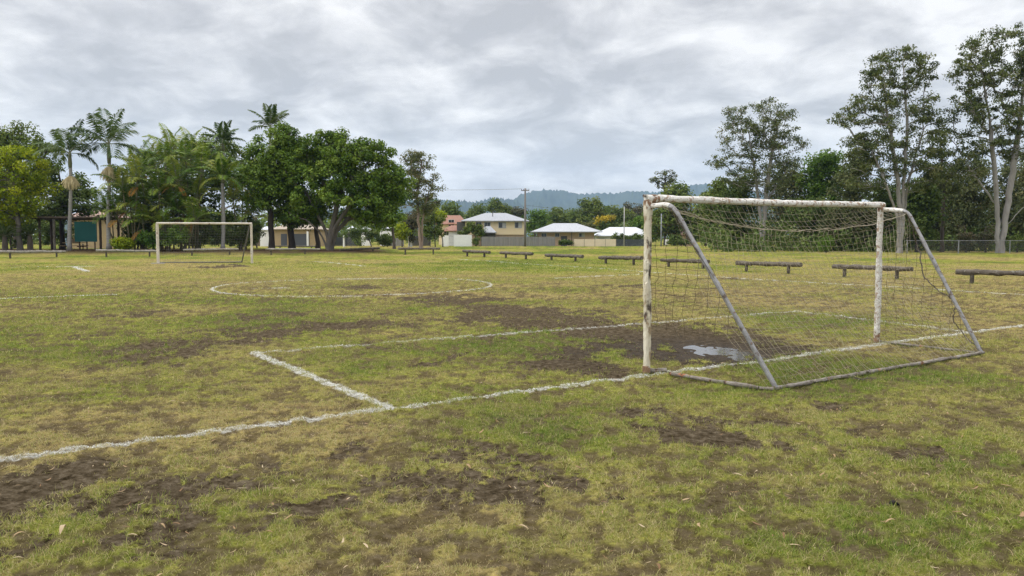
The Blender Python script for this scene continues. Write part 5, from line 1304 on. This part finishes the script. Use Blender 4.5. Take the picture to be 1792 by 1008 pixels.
# ================================================================ sky, sun, air, camera
SUN_EL, SUN_AZ = math.radians(46), math.radians(262)      # azimuth clockwise from +Y
def world():
    w = bpy.data.worlds.new('World'); S.world = w; w.use_nodes = True
    nt = w.node_tree; ns, lk = nt.nodes, nt.links; ns.clear()
    out = ns.new('ShaderNodeOutputWorld')
    sky = ns.new('ShaderNodeTexSky'); sky.sky_type = 'NISHITA'; sky.sun_disc = False; sky.sun_elevation = SUN_EL; sky.sun_rotation = SUN_AZ
    b1 = ns.new('ShaderNodeBackground'); b1.inputs[1].default_value = .08; lk.new(sky.outputs[0], b1.inputs[0])
    def M(op, a, b=None, c=None, clamp=False):
        n = ns.new('ShaderNodeMath'); n.operation = op; n.use_clamp = clamp
        for s_, v in zip(n.inputs, (a, b, c)):
            if v is None: continue
            if hasattr(v, 'is_output'): lk.new(v, s_)
            else: s_.default_value = v
        return n.outputs[0]
    tc = ns.new('ShaderNodeTexCoord'); sp = ns.new('ShaderNodeSeparateXYZ'); lk.new(tc.outputs['Generated'], sp.inputs[0])
    z = M('MAXIMUM', sp.outputs['Z'], 0.0); den = M('ADD', z, .27)
    cx, cy = M('DIVIDE', sp.outputs['X'], den), M('DIVIDE', sp.outputs['Y'], den)
    cb = ns.new('ShaderNodeCombineXYZ'); lk.new(cx, cb.inputs[0]); lk.new(cy, cb.inputs[1]); cb.inputs[2].default_value = SKY_SEED
    def noise(sc, det, ro, dist=0.0, vec=None):
        n = N(ns, 'ShaderNodeTexNoise', Scale=sc, Detail=det, Roughness=ro, Distortion=dist); lk.new(vec or cb.outputs[0], n.inputs['Vector']); return n.outputs['Fac']
    mp = ns.new('ShaderNodeMapping'); lk.new(cb.outputs[0], mp.inputs[0]); mp.inputs['Scale'].default_value = (1.0, 1.0, 1); mp.inputs['Rotation'].default_value = (0, 0, .25)
    a = noise(3.3, 7, .55, .4, mp.outputs[0]); b = noise(1.05, 3, .5, .25, mp.outputs[0]); c = noise(9.5, 5, .6, .5, mp.outputs[0])
    f = M('ADD', M('ADD', M('MULTIPLY', a, .60), M('MULTIPLY', b, .24)), M('MULTIPLY', c, .16))
    r = ramp(ns, [(.41, (.47, .465, .475)), (.47, (.585, .577, .585)), (.52, (.71, .70, .70)), (.59, (.88, .865, .855))]); lk.new(f, r.inputs[0])
    # thin pale band low down, brighter overhead as an overcast sky is
    hz = N(ns, 'ShaderNodeMapRange'); hz.inputs['From Min'].default_value = 0.0; hz.inputs['From Max'].default_value = .16; lk.new(z, hz.inputs['Value'])
    hf = M('SUBTRACT', 1.0, hz.outputs[0], None, True); hf = M('MULTIPLY', hf, .45)
    col = mixc(ns, lk, hf, r.outputs[0], (.66, .655, .66))
    up = N(ns, 'ShaderNodeMapRange'); up.inputs['From Min'].default_value = .30; up.inputs['From Max'].default_value = .95; up.inputs['To Min'].default_value = 1.0; up.inputs['To Max'].default_value = ZENITH; lk.new(z, up.inputs['Value'])
    b2 = ns.new('ShaderNodeBackground'); lk.new(col, b2.inputs[0]); lk.new(up.outputs[0], b2.inputs[1])
    mx = ns.new('ShaderNodeMixShader'); mx.inputs[0].default_value = .93; lk.new(b1.outputs[0], mx.inputs[1]); lk.new(b2.outputs[0], mx.inputs[2])
    lk.new(mx.outputs[0], out.inputs['Surface'])
SKY_SEED = 3.7; ZENITH = 3.3
world()
sl = bpy.data.lights.new('sun', 'SUN'); sl.energy = 1.5; sl.angle = math.radians(20); sl.color = (1.0, .965, .91)
so = bpy.data.objects.new('sun', sl); COL.objects.link(so)
from mathutils import Vector
sd = Vector((math.sin(SUN_AZ) * math.cos(SUN_EL), math.cos(SUN_AZ) * math.cos(SUN_EL), math.sin(SUN_EL)))
so.rotation_euler = sd.to_track_quat('Z', 'Y').to_euler(); so.location = (0, -10, 40)

def haze():
    V, Fc = box((0, 0, 279), (12600, 12600, 562))
    m, nt, ns, lk = nodes_of('pale_air')
    out = ns.new('ShaderNodeOutputMaterial'); v = ns.new('ShaderNodeVolumePrincipled')
    v.inputs['Color'].default_value = (.46, .67, 1.0, 1); v.inputs['Density'].default_value = HAZE; v.inputs['Anisotropy'].default_value = 0.0
    lk.new(v.outputs[0], out.inputs['Volume'])
    single('haze', (0, 0, 0), V, Fc, m, kind='stuff')
HAZE = 0.88e-4
haze()

cam = bpy.data.cameras.new('camera'); co = bpy.data.objects.new('camera', cam); COL.objects.link(co)
cam.sensor_width = 36; cam.lens = 36 * F / 1792; cam.clip_end = 20000; cam.clip_start = .05
co.location = (0, 0, H_CAM); co.rotation_euler = (math.pi / 2 - PITCH, 0, 0); S.camera = co
S.view_settings.view_transform = 'Standard'; S.view_settings.look = 'None'; S.view_settings.exposure = 0.35; S.view_settings.gamma = 1.0
S.cycles.use_denoising = True; S.cycles.denoising_prefilter = 'NONE'
S.cycles.max_bounces = 6; S.cycles.diffuse_bounces = 3; S.cycles.glossy_bounces = 2; S.cycles.transmission_bounces = 3; S.cycles.volume_bounces = 1
